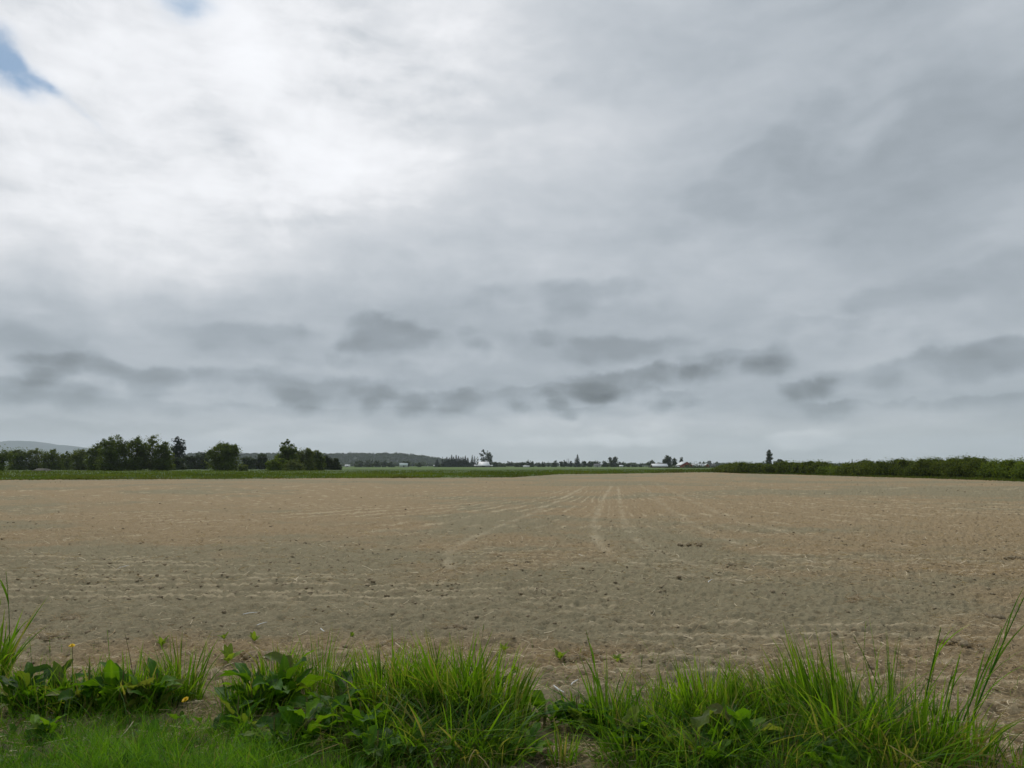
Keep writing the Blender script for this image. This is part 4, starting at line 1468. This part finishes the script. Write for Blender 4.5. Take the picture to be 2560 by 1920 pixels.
# turf at the lower left, one mass of short blades
def turf(n, poly_px, h0, h1, mat, tone, name, label, w=(.002, .005), dens=None, bendy=.5):
    pts = []
    px = RNG.uniform(poly_px[0], poly_px[1], n)
    py = RNG.uniform(poly_px[2], poly_px[3], n)
    if dens is not None:
        k_ = RNG.random(n) < dens(px, py)
        px, py = px[k_], py[k_]
    r = np.array([gnd(a, b_) for a, b_ in zip(px, py)])
    r[:, 2] = sz(r[:, 0], r[:, 1]) - .01
    n = len(r)
    cl = np.clip(.5 + fbm(r[:, 0] / .25, r[:, 1] / .25, 61, 3), 0, 1.2)
    H = (h0 + (h1 - h0) * RNG.random(n) ** 2 * 1.6) * (0.4 + 1.0 * cl)
    V, Fc, A = blades(r, H, RNG.uniform(*w, n), RNG.uniform(0, 6.28, n), np.abs(RNG.normal(0, .4, n)), np.abs(RNG.normal(0, bendy, n)),
                      RNG.uniform(0, 3.14, n), np.clip(tone + (cl - .5) * .9 + RNG.normal(0, .28, n), 0, 1), (RNG.random(n) < .07) * RNG.uniform(.3, 1, n), 3)
    return tag(mk(name, V, Fc, mat, attr=A, smooth=True), label, 'grass', kind='stuff')


turf(46000, (-260, 900, 1790, 2120), .05, .13, M['turf'], .55, 'turf', 'short bright turf in the lower left corner', bendy=.7,
     dens=lambda a, b_: np.clip((b_ - 1800 - np.clip(a - 480, 0, None) * .22) / 50, 0, 1) * np.clip((930 - a) / 250, 0, 1))
turf(13000, (-200, 2350, 1735, 2080), .06, .24, M['grass'], .15, 'undergrowth', 'thin low grass under the taller plants of the verge',  # low tone: shade under the taller plants painted into the blades
     dens=lambda a, b_: np.where((a > 1300) & (a < 1480), .03, np.where((a > 500) & (a < 590) & (b_ < 1790), .12, 1.0)) * np.clip((b_ - 1740) / 50, 0, 1))
turf(900, (-50, 2560, 1625, 1760), .04, .12, M['grass'], .75, 'sprouts', 'scattered thin sprouts where the field meets the verge', w=(.002, .005))


# broad leaved dock plants
def leaf(L, Wd, th0, curl, fold, wave, seed, pet=0.2):
    """lance shaped leaf growing along +x then bending down; returns V, F, param grid"""
    nu, nv = 11, 7
    rs = np.random.default_rng(seed)
    u = np.linspace(0, 1, nu)
    v = np.linspace(-1, 1, nv)
    ang = th0 - curl * u ** 1.3
    dxs, dzs = np.cos(ang), np.sin(ang)
    X = np.concatenate([[0], np.cumsum((dxs[:-1] + dxs[1:]) / 2)]) * L / (nu - 1)
    Z = np.concatenate([[0], np.cumsum((dzs[:-1] + dzs[1:]) / 2)]) * L / (nu - 1)
    q = np.clip((u - pet) / (1 - pet), 0, 1)
    half = Wd / 2 * (np.sin(np.pi * q ** .72) ** .85) + .0035 * (u < .97)
    ph = rs.uniform(0, 6)
    UU, VV = np.meshgrid(u, v, indexing='ij')
    off = VV * half[:, None]
    up = np.abs(VV) * half[:, None] * fold + wave * half[:, None] * np.abs(VV) ** 2 * np.sin(UU * 17 + ph + VV * 1.5)
    up = up - 0.05 * half[:, None] * np.exp(-(VV / .16) ** 2) + .05 * half[:, None] * np.sin(UU * 30 + np.abs(VV) * 5)
    nx, nz = -np.sin(ang)[:, None], np.cos(ang)[:, None]
    V = np.stack([X[:, None] + nx * up, off, Z[:, None] + nz * up], -1).reshape(-1, 3)
    i = np.arange(nu * nv).reshape(nu, nv)
    Fc = np.stack([i[:-1, :-1], i[1:, :-1], i[1:, 1:], i[:-1, 1:]], -1).reshape(-1, 4)
    A = np.zeros((nu * nv, 3))
    A[:, 1] = UU.ravel() * .5
    rib = np.exp(-(VV.ravel() / .12) ** 2)
    return V, Fc, A, rib


def rotz(V, a):
    c, s_ = math.cos(a), math.sin(a)
    return np.stack([V[:, 0] * c - V[:, 1] * s_, V[:, 0] * s_ + V[:, 1] * c, V[:, 2]], -1)


def dock(px, py, nleaf, L, label, tone=.45, spread=(.1, 1.25), wid=.28, azr=None, upright=0):
    c = gnd(px, py)
    c[2] = float(sz(c[0], c[1])[0])
    nleaf = int(nleaf * 1.9)
    L = L * .98
    o = thing('dock_plant', c, label, 'plant')
    g = Geo()
    for i in range(nleaf):
        f = i / max(1, nleaf - 1)
        inner = i < upright
        Ll = L * RNG.uniform(.45, 1.0)
        th = 1.4 if inner else RNG.uniform(.55, 1.4) * (1 - .2 * f)
        cu = .25 if inner else RNG.uniform(*spread) + .25
        a = i * 2.4 + RNG.uniform(-.4, .4) if azr is None else RNG.uniform(*azr)
        V, Fc, A, rib = leaf(Ll, Ll * wid * RNG.uniform(.8, 1.15), th, cu, RNG.uniform(.12, .5), RNG.uniform(.15, .40), int(RNG.integers(1e6)))
        tw = RNG.normal(0, .35)
        V = np.stack([V[:, 0], V[:, 1] * math.cos(tw) - V[:, 2] * 0, V[:, 2] + V[:, 1] * math.sin(tw)], -1)
        A[:, 0] = np.clip(RNG.normal(tone, .3) + rib * .25, 0, 1)
        if RNG.random() < .13:
            A[:, 2] = RNG.uniform(.1, .5)
        V = rotz(V, a) + [RNG.normal(0, .05), RNG.normal(0, .04), .01 + L * .5 * RNG.random() ** 2 * (1 - .5 * f)]
        g.add(V, Fc, A)
    g.build('leaves', M['dock'], o, smooth=True, attr=True)
    s_ = Geo()
    s_.tube([(0, 0, -.04), (0.004, 0, .03), (.006, 0.003, L * .85)], [.012, .009, .004], 6)
    s_.build('stem', M['stem'], o, smooth=True)
    return o


DOCKS = [
    (40, 1780, 16, .31, 'dark dock plant at the far left of the verge', dict(tone=.2)),
    (140, 1775, 15, .30, 'dock plant with a pale shiny leaf left of the large leaf', dict(tone=.3)),
    (215, 1780, 16, .36, 'dock plant with the large pale leaf pointing right', dict(tone=.4)),
    (300, 1785, 17, .34, 'bushy dock plant in the middle of the left group', dict(tone=.45)),
    (385, 1785, 15, .30, 'dock plant beside the lower dandelion', dict(tone=.4)),
    (110, 1850, 8, .20, 'low dock plant sitting in the turf at left', dict(tone=.4)),
    (640, 1795, 16, .33, 'bright dock plant right of the soil gap', dict(tone=.55)),
    (720, 1785, 14, .38, 'dock plant with the tall upright leaf', dict(tone=.5, upright=2)),
    (590, 1835, 12, .26, 'dock plant with grey green leaves hanging over the turf', dict(tone=.35)),
    (760, 1880, 12, .32, 'dock plant with large pale drooping leaves in the central group', dict(tone=.35, wid=.48)),
    (840, 1810, 15, .33, 'dock plant right of the tall upright leaf', dict(tone=.45)),
    (895, 1880, 10, .29, 'dock plant with one pale hanging leaf right of the large drooping leaves', dict(tone=.3, wid=.44)),
    (680, 1890, 10, .24, 'low dock plant at the edge of the bright turf', dict(tone=.4)),
    (1360, 1830, 10, .17, 'small dock plant at the left of the straw gap', dict(tone=.6, wid=.5)),
    (1440, 1828, 11, .20, 'grey green dock plant in the middle of the straw gap', dict(tone=.5, wid=.55)),
    (1490, 1838, 9, .20, 'small bright dock plant at the right of the straw gap', dict(tone=.7, wid=.5)),
    (1310, 1905, 8, .20, 'yellow green dock plant at the bottom left of the straw gap', dict(tone=.8, wid=.5)),
    (1580, 1880, 10, .22, 'low leafy plant among the thin grass right of the straw gap', dict(tone=.35, wid=.5)),
    (1830, 1885, 10, .28, 'dock plant with a curled pale leaf below the dense right tufts', dict(tone=.4, wid=.48)),
    (1740, 1925, 10, .26, 'dock plant with broad leaves at the bottom right of centre', dict(tone=.4, wid=.48)),
    (2060, 1935, 8, .24, 'dock plant with a pointed leaf at the bottom right', dict(tone=.45, wid=.46)),
    (940, 1935, 9, .22, 'dock plant with a small bright leaf at the bottom centre', dict(tone=.5, wid=.46)),
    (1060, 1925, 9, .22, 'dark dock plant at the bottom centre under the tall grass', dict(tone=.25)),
]
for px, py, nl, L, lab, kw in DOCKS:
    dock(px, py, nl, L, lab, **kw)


g = Geo()
for i in range(420):
    px, py = RNG.uniform(-150, 2250), RNG.uniform(1770, 2000)
    if 1320 < px < 1480 or (px > 1900 and RNG.random() < .6):
        continue
    c = gnd(px, py)
    c[2] = float(sz(c[0], c[1])[0]) + RNG.uniform(0, .03)
    Lw = RNG.uniform(.04, .12)
    V, Fc, A, rib = leaf(Lw, Lw * RNG.uniform(.35, .7), RNG.uniform(.2, 1.3), RNG.uniform(.2, 1.4), .2, .15, i)
    A[:, 0] = np.clip(RNG.normal(.45, .3), 0, 1)
    g.add(rotz(V, RNG.uniform(0, 6.28)) + c, Fc, A)
tag(g.build('small_weeds', M['dock'], smooth=True, attr=True), 'small broad weed leaves mixed through the low grass of the verge', 'weeds', kind='stuff')


# flowering grass stalks and reeds
def stalk(base, tip, label, cat='stalk', name='grass_stalk', blades_=0, head=0.25, r=.0028, mat='grass', bend=.04, tone=.6, fuzzy=60, hw=.012):
    """base: photo pixel on the soil; tip: photo pixel of the tip, at the same distance"""
    b0 = gnd(*base)
    b0[2] = float(sz(b0[0], b0[1])[0]) - .01
    t1 = at(tip[0], tip[1], b0[1]) - b0
    o = thing(name, b0, label, cat)
    L = np.linalg.norm(t1)
    tt = np.linspace(0, 1, 9)
    side = np.array([1, 0.3, 0]) * bend * L * (1 if t1[0] >= 0 else -1)
    path = lambda u: t1 * u + side * (4 * u * (u - 1)) * -0.5 * -1
    g = Geo()
    g.tube([path(u) for u in tt], [r * (1.1 - .75 * u) for u in tt], 5)
    V = np.concatenate(g.v)
    a = np.zeros((len(V), 3)); a[:, 0] = tone; a[:, 1] = .4
    g.a = [a]
    g.build('stem', M[mat], o, smooth=True, attr=True)
    if head:
        n = fuzzy
        u = 1 - head * RNG.random(n)
        P = np.array([path(x) for x in u])
        az = RNG.uniform(0, 6.28, n)
        hw_ = hw * np.clip((1 - u) / head * 2.0, .15, 1) * np.clip((u - (1 - head)) / head * 3, .2, 1)
        Hh = RNG.uniform(.008, .022, n) * L * 1.4
        V, Fc, A = blades(P, Hh, RNG.uniform(.002, .004, n), az, RNG.uniform(.2, .8, n) * hw_ / .012, RNG.uniform(0, .3, n), RNG.uniform(0, 3.14, n),
                          np.clip(RNG.normal(tone + .15, .15, n), 0, 1), RNG.random(n) * .5, 2)
        mk('seed_head', V, Fc, M['grass'], o, attr=A)
    for i in range(blades_):
        u = RNG.uniform(.15, .75)
        n = 1
        P = np.array([path(u)])
        V, Fc, A = blades(P, np.array([L * RNG.uniform(.25, .5)]), np.array([RNG.uniform(.008, .016)]), np.array([math.atan2(t1[1], t1[0] + 1e-6) + RNG.normal(0, .5)]),
                          np.array([abs(t1[0]) / L * .9 + RNG.uniform(.05, .25)]), np.array([RNG.uniform(0, .35)]), np.array([RNG.uniform(-.4, .4)]),
                          np.array([np.clip(RNG.normal(tone, .2), 0, 1)]), np.array([RNG.random() * .15]), 6)
        mk('leaf_blade', V, Fc, M['grass'], o, attr=A, smooth=True)
    return o


stalk((2400, 1880), (2562, 1490), 'longest reed leaning right out of the frame', blades_=7, head=.3, r=.006, bend=.05, name='leaning_reed', tone=.5)
stalk((2375, 1890), (2505, 1572), 'shorter reed leaning right beside the longest one', blades_=5, head=.3, r=.005, bend=.04, name='leaning_reed', tone=.6)
stalk((2350, 1895), (2400, 1640), 'short reed at the left foot of the leaning reeds', blades_=3, head=0, r=.004, name='leaning_reed', tone=.6)
stalk((2290, 1870), (2352, 1572), 'tall upright reed with a forked leaf top', blades_=6, head=.15, r=.006, bend=.03, name='tall_reed', tone=.55)
stalk((2305, 1860), (2340, 1640), 'thin dark stalk just right of the tall upright reed', head=.35, r=.002, bend=.02, tone=.3)
stalk((2345, 1830), (2385, 1668), 'dark pointed blade between the reeds', blades_=1, head=.5, r=.004, tone=.3, hw=.02)
stalk((2200, 1720), (2135, 1592), 'dark leaning stalk with a beard of seeds in the right grass', head=.3, r=.004, tone=.3)
stalk((2160, 1700), (2165, 1555), 'pale feathery seed head above the right grass', head=.5, r=.002, tone=.7, fuzzy=90, hw=.03)
stalk((2120, 1730), (2105, 1600), 'slim dark spike in the tall tuft at right', head=.4, r=.003, tone=.3)
stalk((2235, 1800), (2228, 1640), 'yellow tipped spike right of the bearded stalk', head=.45, r=.003, tone=.8)
stalk((1510, 1790), (1465, 1578), 'thin dark stalk with a bent tip left of the right hand grass', blades_=2, head=.18, r=.003, bend=.02, mat='grass', tone=.2)
stalk((1447, 1775), (1448, 1685), 'short thin stalk in the straw gap', head=.12, r=.002, tone=.5)
stalk((1600, 1780), (1606, 1640), 'thin brown stalk behind the upright tuft', head=.2, r=.002, tone=.2)
stalk((1195, 1720), (1210, 1563), 'thin dark stalk with pale tip above the big central grass', head=.12, r=.002, tone=.2)
stalk((1140, 1700), (1123, 1582), 'greenish stalk with yellow seed tip above the central grass', head=.3, r=.003, tone=.8)
stalk((335, 1720), (312, 1585), 'dark bare stalk left of the pointed tuft', head=.3, r=.003, mat='stem_brown', tone=.2, fuzzy=20)
stalk((272, 1730), (268, 1575), 'green spike behind the left docks', head=.5, r=.003, tone=.7, hw=.02)
stalk((120, 1740), (123, 1590), 'thin reddish stalk left of the upper dandelion', head=.3, r=.002, tone=.6)
stalk((80, 1740), (72, 1590), 'thin green stalk at the far left', head=.3, r=.002, tone=.6)
stalk((20, 1690), (15, 1434), 'long dark blade tip at the left edge', blades_=4, head=.2, r=.004, tone=.35, name='tall_reed')


def dandelion(px, py, base, label, tilt):
    b0 = gnd(*base)
    b0[2] = float(sz(b0[0], b0[1])[0])
    o = thing('dandelion', b0, label, 'flower')
    t1 = at(px, py, b0[1]) - b0
    g = Geo()
    g.tube([t1 * u + np.array([.01 * math.sin(u * 3), 0, 0]) for u in (0, .3, .6, .97)], [.0028, .0024, .0022, .002], 6)
    g.build('stem', M['stem'], o, smooth=True)
    h = Geo()
    for ring, (nr, L, up) in enumerate(((22, .021, .18), (18, .017, .5), (12, .012, .95))):
        for i in range(nr):
            a = i / nr * 6.283 + ring * .2 + RNG.normal(0, .08)
            V, Fc, A, _ = leaf(L * RNG.uniform(.85, 1.1), .0042, up, .35, .1, .05, i, pet=0.02)
            h.add(rotz(V, a), Fc)
    hd = h.build('flower_head', M['petal'], o, smooth=True)
    hd.location = t1
    hd.rotation_euler = tilt
    k_ = Geo()
    k_.tube([(0, 0, -.011), (0, 0, -.004), (0, 0, .001)], [.003, .0075, .006], 8)
    cx = k_.build('bud_base', M['stem'], o, smooth=True)
    cx.location = t1
    cx.rotation_euler = tilt
    return o


dandelion(180, 1614, (176, 1735), 'yellow dandelion on a long stem above the left docks', (.35, .1, 0))
dandelion(463, 1749, (468, 1800), 'orange yellow dandelion low in the grass beside the soil gap', (.5, -.3, 0))

# straw heap in the gap and dry tufts on the soil
def straw_clump(px, py, r, n, h, label, dark=False):
    c = gnd(px, py)
    c[2] = float(sz(c[0], c[1])[0])
    a, rr = RNG.uniform(0, 6.28, n), r * np.sqrt(RNG.random(n))
    P = np.stack([np.cos(a) * rr * 1.6, np.sin(a) * rr, h * (1 - (rr / r) ** 2) * RNG.random(n)], -1)
    L = RNG.uniform(.04, .16, n) * (r / .12) ** .5
    V, Fc, A = strips(P, L, RNG.uniform(.002, .005, n), RNG.uniform(0, 6.28, n), RNG.normal(0, .4, n), RNG.normal(0, .25, n), RNG.random(n) * (.5 if dark else 1))
    g = Geo()
    g.add(V, Fc, A)
    o = g.build('straw_clump', M['straw'], attr=True)
    o.location = c
    for i in range(7):
        q = RNG.normal(0, r * .42, 3) * [1.7, 1, 0]
        lv, lf = clod_mesh(np.zeros((1, 3)), np.array([RNG.uniform(.12, .5) * min(r, .13)]))
        k = mk('clod', lv, lf, M['clod'], o)
        k.location = q
    return tag(o, label, 'straw')


for a in [
        (1450, 1650, .13, 130, .07, 'dark straw clump with reddish core behind the straw gap', True),
        (1462, 1628, .10, 90, .06, 'second straw clump just behind the dark one', True),
        (1440, 1895, .20, 240, .06, 'heap of dry yellow straw in the gap at the bottom', False),
        (1120, 1574, .11, 60, .07, 'brown straw clump behind the tallest central tuft', True),
        (985, 1618, .13, 90, .06, 'straw clump behind the bright central tuft', True),
        (2165, 1502, .24, 130, .09, 'dark straw clump with upright stubble on the right part of the field', True),
        (2140, 1506, .08, 40, .07, 'small dark clump touching the stubbly clump at right', True),
        (2400, 1616, .16, 70, .06, 'low dark straw clump left of the leaning reeds tips', True),
        (2470, 1542, .11, 40, .05, 'dark clump far out at the right edge', True),
        (1880, 1680, .26, 220, .07, 'long pale straw windrow behind the dense right tufts', False),
        (2000, 1690, .22, 200, .07, 'second pale straw windrow left of the grey seed tips', False),
        (625, 1645, .14, 120, .05, 'straw clump behind the bright dock plant', False),
        (178, 1542, .14, 80, .06, 'dark clump on the field behind the upper dandelion', True),
        (120, 1592, .14, 110, .05, 'straw pile left behind the upper dandelion', False),
        (1290, 1690, .12, 80, .04, 'flat straw patch right of the tall central grass', False),
        (1830, 1410, .22, 60, .09, 'dark stubbly clump in the middle distance right of the curved track', True),
        (2540, 1402, .30, 60, .16, 'big dark clod near the right edge in the middle distance', True),
        (1735, 1365, .3, 60, .10, 'dark broken clods in the disturbed patch right of the curved track', True),
]:
    straw_clump(*a)


# seedlings on the soil
def seedling(px, py, s_, label):
    c = gnd(px, py)
    c[2] = float(sz(c[0], c[1])[0])
    g = Geo()
    for i in range(7):
        V, Fc, A, rib = leaf(s_ * RNG.uniform(.7, 1.2), s_ * .3, RNG.uniform(.7, 1.35), RNG.uniform(.2, .9), .2, .15, int(RNG.integers(1e6)))
        A[:, 0] = .9
        A[:, 2] = .25
        g.add(rotz(V, i * 2.4 + RNG.uniform(-.3, .3)), Fc, A)
    o = g.build('seedling', M['dock'], smooth=True, attr=True)
    o.location = c
    return tag(o, label, 'seedling')


for px, py, s_, lab in [
        (1400, 1656, .10, 'yellow green seedling left of the reddish straw clump'),
        (1543, 1650, .09, 'yellow green seedling right of the reddish straw clump'),
        (635, 1605, .10, 'pale seedling pair far behind the soil gap'),
        (560, 1600, .07, 'small dark seedling left of the pale seedling pair'),
        (880, 1590, .05, 'tiny seedling behind the shorter tuft'),
        (1260, 1625, .08, 'thin seedling right of the stalk with pale tip'),
        (570, 1660, .16, 'taller weedy seedling in the soil gap'),
        (1290, 1678, .06, 'tiny yellow seedling right of the big central grass'),
        (405, 1612, .09, 'pale weed behind the pointed tuft')]:
    seedling(px, py, s_, lab)

# ------------------------------------------------------------------ air
HV = np.array([(x, y, z) for z in (-1.5, 420) for y in (-12000, 12000) for x in (-12000, 12000)], float)
mh = bpy.data.materials.new('haze')
mh.use_nodes = True
th_ = mh.node_tree
for n in list(th_.nodes):
    if n.type != 'OUTPUT_MATERIAL':
        th_.nodes.remove(n)
pv = th_.nodes.new('ShaderNodeVolumePrincipled')
pv.inputs['Color'].default_value = (0.80, 0.88, 1.0, 1)
pv.inputs['Density'].default_value = 0.00009
pv.inputs['Anisotropy'].default_value = 0.2
th_.links.new(pv.outputs[0], [n for n in th_.nodes if n.type == 'OUTPUT_MATERIAL'][0].inputs['Volume'])
tag(mk('haze', HV, np.array([(0, 2, 3, 1), (4, 5, 7, 6), (0, 1, 5, 4), (2, 6, 7, 3), (0, 4, 6, 2), (1, 3, 7, 5)]), mh),
    'thin pale haze over the plain', 'haze', kind='stuff')
